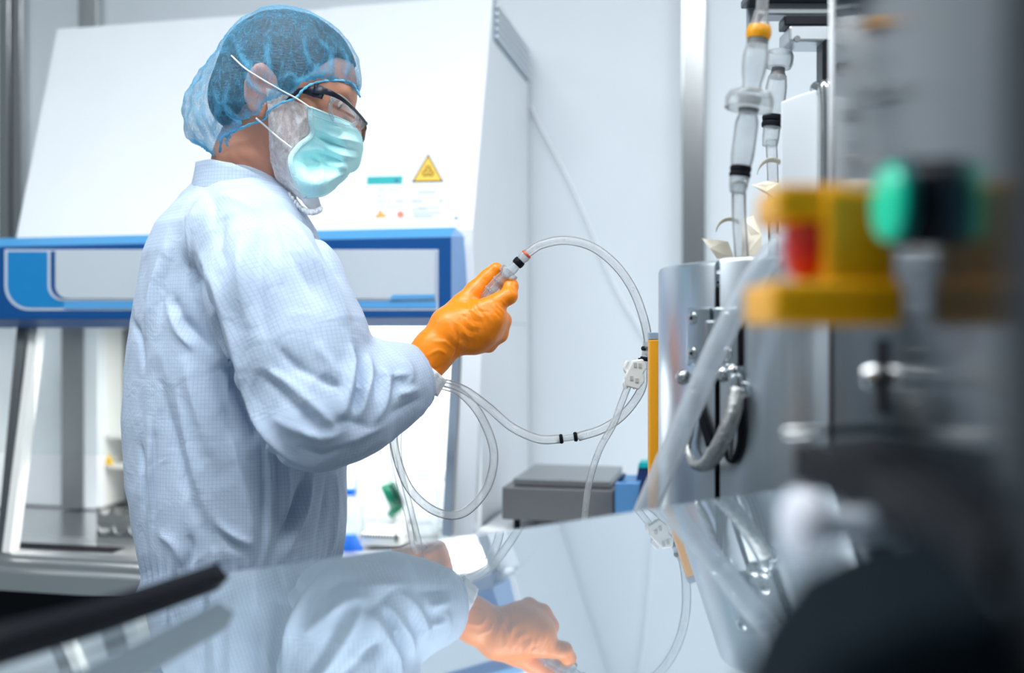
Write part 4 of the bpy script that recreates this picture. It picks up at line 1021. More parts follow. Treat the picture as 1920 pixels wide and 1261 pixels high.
# ---- coverall: torso, legs, sleeves
CR = [(P(462, 462, 1.400), 0.074), (P(516, 545, 1.378), 0.090), (P(562, 650, 1.365), 0.088), (P(594, 772, 1.345), 0.074), (P(660, 758, 1.375), 0.068), (P(726, 724, 1.408), 0.057), (P(768, 706, 1.434), 0.0435)]
CLf = [(P(470, 425, 1.70), 0.085), (P(540, 600, 1.73), 0.080), (P(600, 755, 1.74), 0.066), (P(660, 768, 1.69), 0.056), (P(712, 765, 1.645), 0.042)]
def f_cov(X):
    f = s_torso(X)
    # shoulder yoke
    f = smin(f, s_cone(X, P(462, 432, 1.43), P(465, 420, 1.67), 0.050, 0.050), 0.06)
    n = Vector(CR[-1][0]-CR[-2][0]).normalized()
    arm = s_chain(X, CR, 0.03); arm = np.maximum(arm, (X-v3(CR[-1][0])) @ v3(n)-0.008)
    n2 = Vector(CLf[-1][0]-CLf[-2][0]).normalized()
    arm2 = s_chain(X, CLf, 0.03); arm2 = np.maximum(arm2, (X-v3(CLf[-1][0])) @ v3(n2)-0.012)
    arms = np.minimum(arm, arm2)
    zsh = np.clip((X[:, 2]-P(0, 540, 1.5).z)/0.12, 0, 1)
    f = smin(f, arms, 0.006+0.045*1.0) if False else np.where(zsh > 0, smin(f, arms, 0.005+0.04*zsh), smin(f, arms, 0.005))
    f = smin(f, s_legs(X, 0.02), 0.02)
    f = np.maximum(f, 0.12-X[:, 2])
    # neck hole
    return smax(f, -s_cone(X, P(460, 372, 1.555), P(462, 250, 1.55), 0.062, 0.062), 0.006)
V, Q = surf_net(f_cov, (-0.68, 1.20, 0.06), (0.02, 1.90, 1.62), 0.0035)
V = relax(V, Q, 2, 0.5); N = normals(V, Q); bv = bvh_of(V, Q)
# broad softness and vertical waist gathers
zw = P(0, 1062, TD).z
g_ = np.exp(-((V[:, 2]-zw)/0.035)**2)
ang = np.arctan2(V[:, 1]-TD, V[:, 0]-P(460, 0, TD).x)
V = V+N*(fnoise(V*np.array([1, 1, .45]), 16, 8)*0.0035+fnoise(V*np.array([1, 1, .6]), 45, 12, 2)*0.0012+g_*(np.sin(ang*62+fnoise(V, 20, 4)*2)*0.0045-0.008))[:, None]
N = normals(V, Q)
def ridged(X, sc, seed, p=3.0):
    n = fnoise(X, sc, seed, 1)*1.4; return np.exp(-np.abs(n)*p)
V = V+N*((ridged(V*np.array([1, 1, .35]), 20, 41)-0.3)*0.0045+(ridged(V*np.array([1, 1, .5])+0.3, 34, 57)-0.3)*0.0016)[:, None]
N = normals(V, Q)
# (path, width, amplitude)
FO = [
 ([(372, 470), (404, 530), (436, 620), (468, 722), (494, 794), (530, 838), (566, 862), (596, 874)], .010, .009),
 ([(366, 505), (390, 570), (418, 650), (450, 735), (478, 800), (508, 842), (540, 866)], .012, -.014),
 ([(344, 400), (352, 470), (360, 520), (374, 590), (400, 650)], .003, -.003), ([(349, 400), (357, 470), (366, 520), (380, 590), (405, 650)], .003, .003),
 ([(500, 400), (486, 470), (486, 560), (500, 640)], .014, -.008), ([(450, 440), (452, 520), (470, 620)], .012, .006), ([(545, 410), (580, 470), (625, 550), (655, 610)], .012, .008), ([(520, 400), (550, 480), (592, 560)], .010, -.006),
 ([(570, 400), (600, 450), (640, 530)], .008, -.005),
 ([(668, 660), (676, 700), (672, 740), (664, 775)], .007, -.013), ([(654, 640), (656, 690), (650, 740), (640, 790)], .009, .010), ([(690, 664), (692, 700), (684, 740), (674, 780)], .006, .007),
 ([(716, 690), (724, 715), (716, 760), (700, 790)], .006, .008), ([(704, 690), (708, 720), (700, 755)], .005, -.007), ([(735, 690), (742, 715), (738, 745)], .006, -.005), ([(755, 672), (768, 695), (770, 720)], .006, .005),
 ([(745, 740), (760, 735), (785, 728)], .006, .005), ([(715, 700), (740, 704), (765, 700)], .005, .005), ([(728, 775), (762, 762), (790, 745)], .007, -.004),
 ([(500, 690), (540, 716), (590, 762), (630, 800)], .007, .006), ([(490, 705), (530, 738), (572, 780), (600, 810)], .007, -.006), ([(520, 650), (560, 690), (620, 720), (650, 730)], .007, -.005), ([(510, 780), (550, 800), (600, 818), (640, 812)], .008, .005),
 ([(590, 640), (620, 690), (632, 740)], .009, .005), ([(610, 800), (650, 790), (690, 800)], .008, -.005), ([(640, 830), (680, 812), (730, 790)], .008, .004), ([(560, 835), (600, 850), (640, 840)], .008, -.004),
 ([(500, 815), (506, 900), (506, 970), (500, 1045)], .0045, .0055), ([(490, 820), (494, 900), (494, 970), (488, 1045)], .005, -.004), ([(514, 820), (519, 900), (519, 970), (514, 1040)], .005, -.004),
 ([(280, 790), (282, 860), (280, 940), (285, 1030)], .004, .0045), ([(288, 790), (290, 860), (288, 940), (293, 1030)], .004, -.003),
 ([(324, 555), (345, 600), (372, 630), (400, 660)], .010, -.008), ([(318, 575), (338, 622), (366, 655)], .007, .006), ([(380, 640), (405, 700), (425, 770), (445, 830)], .012, -.006), ([(345, 660), (370, 760), (400, 860)], .014, .007),
 ([(300, 700), (320, 800), (345, 900), (372, 985)], .013, -.007), ([(330, 720), (350, 820), (380, 920), (410, 1000)], .010, .006), ([(430, 800), (450, 880), (470, 960), (476, 1030)], .010, .006),
 ([(380, 940), (420, 990), (452, 1012), (478, 1022)], .006, .006), ([(400, 960), (430, 1010), (460, 1034)], .006, -.006), ([(572, 890), (556, 940), (540, 980), (515, 1040)], .008, -.009), ([(585, 890), (572, 950), (552, 1000), (535, 1046)], .007, .007),
 ([(610, 890), (606, 960), (590, 1020)], .008, -.006), ([(628, 880), (626, 960), (622, 1040)], .007, .006), ([(540, 870), (536, 930), (528, 990)], .009, .005), ([(250, 600), (262, 640), (268, 690)], .008, -.006),
 ([(262, 830), (270, 890), (272, 960)], .008, -.006), ([(300, 1000), (330, 1020), (346, 1060)], .007, .006), ([(355, 1000), (360, 1030), (352, 1065)], .006, -.006), ([(400, 1020), (405, 1045), (400, 1070)], .005, .005),
 ([(410, 360), (440, 375), (490, 400)], .010, .004), ([(380, 345), (400, 380), (400, 430)], .010, -.004), ([(420, 400), (415, 450), (425, 500)], .009, -.005), ([(300, 480), (285, 560), (275, 640)], .012, .006), ([(320, 480), (305, 540), (300, 600)], .010, -.004),
]
for s, w_, a_ in FO: stroke(V, N, bv, s, w_*0.85, a_*1.6, sharp=1.3)
V = relax(V, Q, 1, 0.25)
me = mesh_np('coverall', V, Q)
# cloth coordinates for the woven grid: sleeves by length and girth, torso by girth and height
arm_pts = [v3(p) for p, r in CR]
def arm_uv(X, pts, R=0.078):
    best = np.full(len(X), 9e9); S = np.zeros(len(X)); Aa = np.zeros(len(X)); acc = 0
    for a, b in zip(pts, pts[1:]):
        d = b-a; L = np.linalg.norm(d); d = d/L; t = np.clip((X-a) @ d, 0, L); q = X-a-t[:, None]*d; r = np.linalg.norm(q, axis=1)
        e1 = np.cross(d, np.array([0, 1, 0])); e1 /= np.linalg.norm(e1); e2 = np.cross(d, e1)
        m = r < best; best[m] = r[m]; S[m] = (acc+t)[m]; Aa[m] = np.arctan2(q @ e2, q @ e1)[m]; acc += L
    return S, Aa*R, best
S, Aa, dist = arm_uv(V, arm_pts)
isarm = ((dist < 0.108) & (V[:, 1] < 1.50) & (V[:, 2] > P(0, 880, 1.35).z))
tor = s_torso(V.astype(np.float32)); isarm &= (tor > 0.004) | (dist < 0.09)
U0 = np.arctan2(V[:, 1]-TD, V[:, 0]-P(455, 0, TD).x)*0.20
vi = Q.ravel(); fa = isarm[Q].mean(1) > 0.5; la = np.repeat(fa, 4)
uvs = np.where(la[:, None], np.stack([S[vi], Aa[vi]], 1), np.stack([U0[vi], V[vi, 2]], 1))
uvl = me.uv_layers.new(name='cloth')
if len(me.loops) == len(uvs): uvl.data.foreach_set('uv', uvs.astype(np.float32).ravel())
cov = setp(finish('coverall', me, M['fabric'], per, True), 'pale blue gridded cleanroom coverall')
# stand collar
def ring_surface(fn, n=72, m=6):
    V = np.array([[fn(2*PI*i/n, j/m)[:] for j in range(m+1)] for i in range(n)]); idx = np.arange(n*(m+1)).reshape(n, m+1); nx = np.roll(idx, -1, 0)
    return V.reshape(-1, 3), np.stack([idx[:, :-1], nx[:, :-1], nx[:, 1:], idx[:, 1:]], -1).reshape(-1, 4)
def collar(a, t):
    # a = 0 front (right), pi = back (left); -pi/2 = toward the camera
    c, s = math.cos(a), math.sin(a)
    cx = 458+6*t; rx = 94-4*t
    if c > 0: rx = 92-4*t
    x = cx+rx*c; y = (378-50*t) + (26 if c > 0 else 12)*c*1.0 + 8*s*-1*0
    y += 16*max(0, c)+ (-6*t)
    yd = 1.55+0.092*s*(1-0.04*t)
    w = 1.6*math.sin(a*9+t*2)*t
    q = P(x+w, y+1.5*math.sin(a*7), 1.55); return Vector((q.x, yd, q.z))
V, Q = ring_surface(collar)
me = mesh_np('collar', V, Q); uvl = me.uv_layers.new(name='cloth')
vi = Q.ravel(); aa = np.arctan2(V[vi, 1]-1.55, V[vi, 0]-P(458, 0, 1.55).x)*0.09
uvl.data.foreach_set('uv', np.stack([aa, V[vi, 2]], 1).astype(np.float32).ravel())
solid(finish('collar', me, M['fabric'], cov, True), 0.003)
# knit cuff between sleeve and glove
def cuffring(c, ax, r0, r1, L, parent, name='cuff', m='cuff'):
    Mx = frame_to(ax)
    def fn(a, t): r = r0+(r1-r0)*t+0.0009*math.sin(a*16)+0.0015*math.sin(a*3+1); return c+Mx @ Vector((r*math.cos(a), r*math.sin(a), L*t))
    V, Q = ring_surface(fn, 96, 6); return solid(finish(name, mesh_np(name, V, Q), M[m], parent, True), 0.0022)
ax = (P(815, 655, 1.447)-P(775, 705, 1.44)).normalized()
cuffring(P(773, 706, 1.438), ax, 0.0435, 0.0395, 0.026, cov)
# boots
for k, (y0, x1) in enumerate(((1.45, -0.40), (1.65, -0.45))):
    V, Q = surf_net(lambda X: np.maximum(smin(s_cone(X, Vector((x1-0.045, y0, 0.06)), Vector((x1+0.13, y0, 0.045)), 0.052, 0.042), s_cone(X, Vector((x1-0.035, y0, 0.06)), Vector((x1-0.03, y0, 0.20)), 0.055, 0.078), 0.03), -X[:, 2]), (x1-0.15, y0-0.12, -0.02), (x1+0.22, y0+0.12, 0.24), 0.007)
    finish('boot', mesh_np('boot', V, Q), M['boot'], per, True)

# ------------------------------------------------------------------ polished plate in the foreground
def plane_z(x, y=1.0): return CZ-0.2025+0.155*x-0.03*(y-1.45)
pl = empty('polished_machine_cover', (0.0, 0.7, plane_z(0)), 'mirror-polished tilted steel machine cover reflecting the person', 'machine cover')
poly = [(-0.270, 0.972), (0.304, 0.962), (0.160, 0.32), (0.10, 0.12), (-0.70, 0.28), (-0.70, 0.56)]
n_ = Vector((-0.155, 0.03, 1.0)).normalized()
bm = NB(); add_prism(bm, [Vector((x, y, plane_z(x, y))) for x, y in poly], n_*-0.006); obj('mirror_plate', bm, M['plate'], pl)
bm = NB(); add_prism(bm, [Vector((x*0.96-0.008, 0.03+y*0.94, plane_z(x*0.96, y)-0.010)) for x, y in poly], Vector((0, 0, -0.25))); obj('machine_body', bm, M['steel_dark'], pl)
for x, y in ((-0.4, 0.45), (0.12, 0.5), (-0.22, 0.86), (0.22, 0.86)): box_obj('support_leg', (x, y, 0.40), (0.05, 0.05, 0.80), M['steel_dark'], pl)
# black bar along the left edge, nearer the lens
bar = tube_obj('black_rail', [P(-190, 1262, 0.62), P(0, 1208, 0.66), P(210, 1148, 0.74), P(408, 1080, 0.86)], lambda t: 0.016-0.004*t, M['black'], n=4, flat=1.0)
setp(bar, 'blurred black rail running in from the lower left over the polished cover', 'rail')

# ------------------------------------------------------------------ steel vessel
VC = Vector((0.361, 1.273)); VR = 0.172
def ray_cyl(px, R=VR):
    d = Vector(((px-960)/F, 1.0)); a = d.dot(d); b = -2*d.dot(VC); c = VC.dot(VC)-R*R; q = b*b-4*a*c
    t = (-b-math.sqrt(max(q, 0)))/(2*a); p = d*t; return math.atan2(p.y-VC.y, p.x-VC.x), t
def VP(ang, r, z): return Vector((VC.x+r*math.cos(ang), VC.y+r*math.sin(ang), z))
def vz(px, py, R=VR): a, t = ray_cyl(px, R); return a, CZ-(py-630)/F*t
a1 = ray_cyl(1340)[0]; a2 = ray_cyl(1350)[0]
ZT = vz(1345, 487)[1]; ZB = 0.55
def shell(bm, s0, s1, r, z0, z1, th=0.004, n=48, round_=0.006):
    prof = [(r-th, z0), (r, z0+0.002), (r, z1-round_), (r-round_*0.3, z1-round_*0.3), (r-round_, z1), (r-th-0.012, z1), (r-th-0.012, z1-0.01), (r-th, z1-0.012)]
    rows = [[bm.verts.new(VP(s0+(s1-s0)*i/n, rr, zz)) for rr, zz in prof] for i in range(n+1)]
    for i in range(n):
        for j in range(len(prof)): k = (j+1) % len(prof); bm.faces.new((rows[i][j], rows[i+1][j], rows[i+1][k], rows[i][k]))
    bm.faces.new(rows[0]); bm.faces.new(rows[-1][::-1])
ves = empty('steel_vessel', (VC.x, VC.y, 0), 'satin stainless steel cylindrical vessel with a hinged door and black slot', 'vessel')
bm = NB(); shell(bm, a1-PI*1.0, a1, VR, ZB, ZT, n=80); o = obj('door', bm, M['vessel'], ves, True); o.modifiers.new('e', 'EDGE_SPLIT').split_angle = 0.7
bm = NB(); shell(bm, a2, a2+PI*0.98, VR, ZB, ZT+0.003, n=80); o = obj('jacket', bm, M['vessel'], ves, True); o.modifiers.new('e', 'EDGE_SPLIT').split_angle = 0.7
bm = NB(); add_lathe(bm, (VC.x, VC.y, ZB-0.02), (0, 0, 1), [(VR-0.015, 0), (VR-0.015, ZT-ZB-0.01)], 64); obj('inner_liner', bm, M['black'], ves, True)
bm = NB(); add_lathe(bm, (VC.x, VC.y, ZB-0.03), (0, 0, 1), [(VR-0.05, 0), (VR, 0.012), (VR, 0.03)], 64); obj('bottom_dish', bm, M['steel'], ves)
for k in range(3):
    a = 0.5+k*2.094; tube_obj('support_leg', [VP(a, VR-0.04, 0.0), VP(a, VR-0.04, ZB)], 0.02, M['steel'], ves, smooth=False)
# lower apron, lighter, at the vessel foot (seen mirrored)
# hinge plates
def vbox(px0, py0, px1, py1, r0, r1, name, m, parent, bevel=0.002):
    aa, z0 = vz(px0, py1); ab, z1 = vz(px1, py0); bm = NB(); n = 6
    rows = [[bm.verts.new(VP(aa+(ab-aa)*i/n, r, z_)) for r, z_ in ((r0, z0), (r1, z0), (r1, z1), (r0, z1))] for i in range(n+1)]
    for i in range(n):
        for j in range(4): k = (j+1) % 4; bm.faces.new((rows[i][j], rows[i+1][j], rows[i+1][k], rows[i][k]))
    bm.faces.new(rows[0]); bm.faces.new(rows[-1][::-1])
    return obj(name, bm, m, parent, bevel=bevel)
hm = mat('hinge_steel', (0.50, 0.55, 0.58), 0.3, 1.0)
for px0, px1, sx in ((1296, 1338, 1307), (1346, 1388, 1368)):
    hg = vbox(px0, 575, px1, 684, VR+0.0005, VR+0.008, 'hinge_plate', hm, ves)
    for sy in (596, 662):
        a, z_ = vz(sx, sy); d = Vector((math.cos(a), math.sin(a), 0))
        lathe_obj('screw', VP(a, VR+0.0075, z_), d, [(0.0075, 0), (0.0075, 0.0012), (0.0062, 0.0022), (0.0030, 0.0022), (0.0028, 0.0012)], M['steel'], hg, 24)
        lathe_obj('screw_socket', VP(a, VR+0.0089, z_), d, [(0.0026, 0), (0.0026, 0.0004)], M['black'], hg, 6)
kn = vbox(1336, 600, 1352, 668, VR+0.001, VR+0.014, 'hinge_knuckle', hm, ves)
vbox(1376, 590, 1393, 684, VR+0.0005, VR+0.006, 'cable_shield', M['black'], ves)
# ball studs and braided earthing strap
def stud(px, py, parent=ves):
    a, z_ = vz(px, py); d = Vector((math.cos(a), math.sin(a), 0))
    lathe_obj('ball_stud', VP(a, VR, z_), d, [(0.004, 0), (0.004, 0.006), (0.0085, 0.009), (0.0095, 0.013), (0.0075, 0.018), (0.003, 0.0205)], M['steel'], parent, 20)
    return VP(a, VR+0.013, z_)
stud(1296, 706); stud(1366, 700); stud(1382, 696)
def vpt(px, py, r=0.012): a, z_ = vz(px, py, VR+r); return VP(a, VR+r, z_)
es = empty('earthing_strap', vpt(1340, 850), 'braided metal earthing strap looping across the vessel door slot', 'strap')
tube_obj('braid', [vpt(1382, 728, 0.02), vpt(1372, 780, 0.03), vpt(1352, 830, 0.032), vpt(1325, 868, 0.026), vpt(1300, 866, 0.018), vpt(1289, 835, 0.010), vpt(1296, 800, 0.008), vpt(1300, 730, 0.010)], lambda t: 0.0098-0.0052*min(1, max(0, (t-0.35)/0.3)), M['braid'], es, n=16)
lathe_obj('lug', vpt(1378, 700, 0.018), (0.15, 0, -1), [(0.006, 0), (0.0085, 0.004), (0.009, 0.024), (0.0085, 0.026)], hm, es)
tube_obj('safety_pin', [vpt(1385, 716, 0.02), vpt(1402, 718, 0.02), vpt(1408, 730, 0.02), vpt(1400, 742, 0.02), vpt(1388, 735, 0.02)], 0.0009, M['steel'], es, n=6)
lp = tube_obj('rubber_loop', [vpt(1378, 720, 0.006), vpt(1389, 780, 0.006), vpt(1388, 830, 0.006), vpt(1375, 862, 0.006), vpt(1362, 850, 0.006), vpt(1366, 790, 0.006)], lambda t: 0.006-0.004*t, M['black'], None, n=8)
setp(lp, 'black rubber loop hanging from the studs right of the door slot', 'strap')
lp = tube_obj('rubber_loop', [vpt(1298, 722, 0.006), vpt(1313, 770, 0.006), vpt(1333, 835, 0.006)], lambda t: 0.003+0.003*t, M['black'], None, n=8)
setp(lp, 'black rubber tail hanging from the stud left of the door slot', 'strap')

# yellow bar with grey cap
yb = empty('yellow_guard_post', (P(1224, 900, 1.38).x, 1.38, 0), 'tall narrow yellow post with a grey cap at the vessel’s left', 'post')
x_ = P(1224.5, 700, 1.38).x; ztp = P(1224, 636, 1.38).z
box_obj('post', (x_, 1.38, (ztp+0.02)/2), (0.0125, 0.02, ztp-0.02), M['bar'], yb, bevel=0.0015)
box_obj('cap', (x_, 1.38, ztp+0.005), (0.0125, 0.02, 0.010), mat('grey_cap', srgb(150, 165, 178), 0.4), yb, bevel=0.001)
box_obj('foot', (x_, 1.38, 0.01), (0.08, 0.10, 0.02), M['steel'], yb)

# ------------------------------------------------------------------ tall backing rail, brackets, connectors
br = empty('filter_bracket', P(1510, 300, 1.25), 'white upright filter bracket with a rounded steel edge behind the connectors', 'bracket')
bm = NB()
add_prism(bm, [P(1464, 500, 1.22), P(1464, 190, 1.22), P(1500, 176, 1.22), P(1538, 165, 1.22), P(1540, 500, 1.22)], Vector((0.004, 0.010, 0))); obj('plate', bm, M['white'], br, bevel=0.002)
bm = NB(); add_tube(bm, [P(1547, 520, 1.215), P(1548, 190, 1.215), P(1544, 172, 1.22), P(1530, 164, 1.235)], 0.0085, n=16); obj('steel_edge', bm, M['steel'], br, True)
box_obj('upright', (P(1556, 560, 1.25).x, 1.25, 1.50), (0.012, 0.012, 0.20), M['steel'], br, bevel=0.002)
bk = empty('overhead_clamp', P(1510, 40, 1.3), 'black and steel overhead clamp arm hanging in at the top', 'clamp')
box_obj('black_arm', P(1515, 44, 1.27), (0.068, 0.03, 0.0135), M['black_gloss'], bk, bevel=0.002)
box_obj('steel_block', P(1515, 73, 1.28), (0.062, 0.05, 0.020), mat('clamp_silver', (0.62, 0.65, 0.68), 0.35, 0.8), bk, bevel=0.003)
box_obj('top_arm', P(1490, 0, 1.28), (0.13, 0.04, 0.010), M['black_gloss'], bk, bevel=0.002)
box_obj('top_plate', P(1500, 22, 1.29), (0.10, 0.03, 0.016), mat('clamp_grey', (0.35, 0.38, 0.41), 0.4, 0.7), bk, bevel=0.002)
box_obj('side_bracket', P(1412, -5, 1.30), (0.016, 0.012, 0.10), mat('clamp_grey2', (0.40, 0.44, 0.48), 0.4, 0.6), bk, bevel=0.002)
box_obj('drop_bar', P(1551, 125, 1.27), (0.020, 0.03, 0.066), M['black_gloss'], bk, bevel=0.003)
lathe_obj('bolt', P(1494, 73, 1.255)+Vector((0, -0.001, 0)), (0, -1, 0), [(0.0045, 0), (0.004, 0.002)], M['steel_dark'], bk, 12)
box_obj('mast', P(1612, -180, 1.32), (0.02, 0.02, 0.50), M['steel_dark'], bk)

DC = 1.16
def conn(name, label, p0, p1, segs, group='sterile connectors'):
    """chain of lathed pieces between two points; segs = (name, t0, t1, profile of radii, material)"""
    a, b = Vector(p0), Vector(p1); L = (b-a).length; ax = (b-a).normalized()
    t = empty(name, a, label, 'connector', group)
    for nm, t0, t1, rad, m in segs:
        n = len(rad); lathe_obj(nm, a+ax*L*t0, ax, [(r, L*(t1-t0)*i/(n-1)) for i, r in enumerate(rad)], M[m], t)
    return t
k = DC/F
conn('tube_connector', 'clear tube connector with a yellow ring, black ties and wide clamp collar', P(1428, 20, DC), P(1385, 345, DC), [
    ('barb', 0.0, 0.12, [13*k, 14*k, 18*k, 19*k], 'clear'), ('yellow_ring', 0.09, 0.165, [21*k, 23.5*k, 23.5*k, 21*k], 'amber'),
    ('collar', 0.165, 0.20, [20*k, 20*k], 'grey_metal'), ('upper_barrel', 0.20, 0.47, [21*k, 24*k, 24*k, 22*k, 18*k, 19*k], 'frost'),
    ('clamp_disc', 0.475, 0.565, [41*k, 46*k, 46*k, 45*k], 'frost'), ('inner_disc', 0.50, 0.585, [22*k, 21*k, 18*k], 'grey_metal'),
    ('lower_barrel', 0.58, 0.90, [16*k, 22*k, 22*k, 22*k, 22*k, 19*k], 'frost'),
    ('black_tie', 0.895, 0.925, [19*k, 20.5*k, 19*k], 'black'), ('black_tie', 0.93, 0.96, [19*k, 20.5*k, 19*k], 'black'), ('tail', 0.96, 1.05, [19*k, 18*k, 17*k, 14*k], 'frost')])
D2 = 1.30; k = D2/F
conn('tube_connector', 'smaller clear tube connector with a flat round cap, behind the yellow-ringed one', P(1463, 96, D2), P(1446, 250, D2), [
    ('cap', 0.0, 0.20, [22*k, 26*k, 26*k, 26*k, 23*k], 'frost'), ('neck', 0.20, 0.32, [12*k, 13*k, 17*k], 'grey_metal'),
    ('barrel', 0.30, 0.80, [17*k, 20*k, 20*k, 20*k, 17*k], 'frost'), ('black_tie', 0.78, 0.84, [19*k, 20*k, 19*k], 'black'), ('black_tie', 0.86, 0.92, [19*k, 20*k, 19*k], 'black'),
    ('tail', 0.92, 1.15, [16*k, 16*k, 14*k], 'frost')])
def tob(label, pts, r, m='tube', name='clear_tube', cat='tube', group=None, **kw):
    return setp(tube_obj(name, pts, r, M[m], **kw), label, cat, group)
tob('clear tube dropping into the yellow-ringed connector from above', [P(1450, -160, 1.2), P(1434, -40, DC), P(1428, 22, DC)], 0.0072)
tob('clear tube running down from the yellow-ringed connector into the vessel', [P(1385, 345, DC), P(1386, 410, 1.19), P(1390, 470, 1.20), P(1393, 540, 1.22)], 0.0085)
tob('clear tube below the flat-capped connector beside the white bracket', [P(1446, 262, D2), P(1449, 330, D2), P(1450, 420, 1.34), P(1450, 520, 1.42)], 0.0075)
# cream paper tags
def tag_(pts, label, m='cream', D=1.22, dd=0.03):
    bm = NB(); q = [P(x, y, D+dd*s) for x, y, s in pts]
    add_prism(bm, q, Vector((0.0005, 0.0012, 0)))
    return setp(obj('paper_tag', bm, M[m]), label, 'tag', 'cream paper tags')
def curl(label, c, r, s0, s1, wid, D, m='cream'):
    """curled strip of paper: an arc seen edge on"""
    bm = NB(); rows = []
    for s in np.linspace(s0, s1, 14):
        p = P(c[0]+r[0]*math.cos(s), c[1]+r[1]*math.sin(s), D)
        rows.append([bm.verts.new(p+Vector((0.004, wid, -0.002))), bm.verts.new(p)])
    for a, b in zip(rows, rows[1:]): bm.faces.new((a[0], a[1], b[1], b[0]))
    o = obj('paper_tag', bm, M[m], None, True); s = o.modifiers.new('t', 'SOLIDIFY'); s.thickness = 0.0008
    return setp(o, label, 'tag', 'cream paper tags')
tag_([(1316, 446, 0), (1365, 452, 1), (1378, 486, 1), (1344, 484, 0.3), (1330, 464, 0)], 'cream paper tag with a pointed corner standing on the vessel rim at the left')
tag_([(1392, 410, 1), (1412, 402, 1), (1428, 440, 0), (1430, 488, 0), (1390, 488, 0.6)], 'tall cream paper tag standing on the vessel rim right of the tube')
curl('curled cream paper tag arching over the left tag on the vessel rim', (1368, 432), (26, 26), PI*1.05, PI*1.75, 0.02, 1.22)
curl('curled cream paper tag arching beside the white bracket', (1448, 324), (28, 30), PI*1.05, PI*1.7, 0.02, 1.24)
tag_([(1408, 346, 0), (1440, 338, 1), (1462, 342, 1), (1462, 376, 0.6), (1436, 358, 0.2)], 'cream paper tag folded flat beside the white bracket, above the vessel')
# thick foreground hose
tob('thick clear silicone hose sweeping down across the vessel door', [P(1640, 395, 0.98), P(1540, 420, 1.00), P(1462, 462, 1.02), P(1405, 535, 1.035), P(1350, 640, 1.05), P(1290, 775, 1.07), P(1235, 900, 1.08), P(1200, 985, 1.085), P(1170, 1080, 1.09), P(1150, 1180, 1.09)], 0.0126, 'tube_big', 'clear_hose', 'hose', n=20)

# dark block low on the right, added to darken the reflection
dh_ = empty('darkening_block', P(1500, 1250, 0.5), 'blurred dark navy block added to darken the mirrored lower right corner below the white knob', 'housing')
Yh = 0.36
def pz(px, Y): return plane_z((px-960)/F*Y)
q = [P(1600, 1020, Yh), P(1500, 1070, Yh), P(1430, 1160, Yh), P(1360, 1330, Yh)]
q = [Vector((v.x, v.y, max(v.z, plane_z(v.x, v.y)+0.001))) for v in q]
xr = 0.10+0.22*Yh-0.026
q += [Vector((xr, Yh, plane_z(xr, Yh)+0.001)), Vector((xr, Yh, q[0].z+0.006))]
dm = mat('darkening_navy', (0.004, 0.008, 0.012), 0.8, spec=0.05)
bm = NB(); add_prism(bm, q, Vector((-0.02, -0.10, 0))); obj('shell', bm, dm, dh_, bevel=0.006)

# ------------------------------------------------------------------ hand-held connector and small tubing
HC = 1.462
def H(px, py, d=HC): return P(px, py, d)
k = HC/F
conn('sampling_connector', 'clear plastic connector with a black tie held in the orange glove', H(905, 562, 1.468), H(990, 473, 1.458), [
    ('body', 0.0, 0.52, [13*k, 14*k, 14*k, 14*k, 13*k], 'clear'), ('inner_barrel', 0.05, 0.60, [7*k, 7*k, 7*k], 'frost'),
    ('rib_ring', 0.17, 0.21, [15*k, 16*k, 15*k], 'clear'), ('rib_ring', 0.36, 0.40, [15*k, 16*k, 15*k], 'clear'),
    ('flange', 0.52, 0.62, [18*k, 19*k, 19*k, 18*k], 'clear'), ('neck', 0.60, 0.76, [10*k, 10*k, 8*k], 'frost'),
    ('black_tie', 0.745, 0.845, [10*k, 11*k, 11*k, 10*k], 'black'), ('collar', 0.845, 0.955, [8.5*k, 10.5*k, 10.5*k], 'frost'),
    ('orange_tie', 0.945, 0.985, [9.5*k, 10.5*k, 9.5*k], 'orange_ring')], group=None)
RT = 0.0066
tob('clear tube arching from the orange glove over to the yellow post', [H(988, 475), H(1015, 458), H(1060, 450, 1.455), H(1110, 462, 1.455), H(1155, 497, 1.455), H(1188, 545, 1.455), H(1208, 600, 1.455), H(1216, 645, 1.47), H(1214, 664, 1.475)], RT)
# tie-clamps next to the post
tj = conn('tube_joint', 'short joint with two black ties tucked behind the yellow post', H(1213, 640, 1.475), H(1207, 690, 1.475), [
    ('black_tie', 0.18, 0.34, [8*k, 10*k, 8*k], 'black'), ('core', 0.0, 1.0, [7*k, 7*k], 'frost'), ('black_tie', 0.56, 0.72, [8*k, 10*k, 8*k], 'black')], group=None)
bm = NB(); add_box(bm, H(1203, 672, 1.468), (0.010, 0.004, 0.003)); obj('tie_tail', bm, M['black'], tj)
# white pinch clamp
pc = empty('pinch_clamp', H(1190, 700), 'white plastic pinch clamp on the tubes left of the yellow post', 'clamp')
bm = NB()
for dx in (-9, 8):
    tube_pts = [H(1190+dx-4, 676), H(1184+dx-3, 690), H(1187+dx, 702), H(1180+dx, 716), H(1186+dx-3, 728)]
    add_tube(bm, tube_pts, 0.0032, n=8)
obj('jaw', bm, M['whiteplastic'], pc, True)
bm = NB(); add_prism(bm, [H(x, y, 1.455) for x, y in ((1186, 675), (1206, 672), (1213, 690), (1207, 700), (1210, 714), (1198, 730), (1175, 724), (1171, 706), (1178, 692))], Vector((0, 0.012, 0)))
obj('body', bm, M['whiteplastic'], pc, bevel=0.002)
bm = NB()
for x, y in ((1191, 683), (1200, 684), (1184, 708), (1194, 712)): add_box(bm, H(x, y, 1.4545), (0.0045, 0.0012, 0.006))
obj('slot', bm, mat('clamp_shade', srgb(185, 185, 178), 0.5), pc)
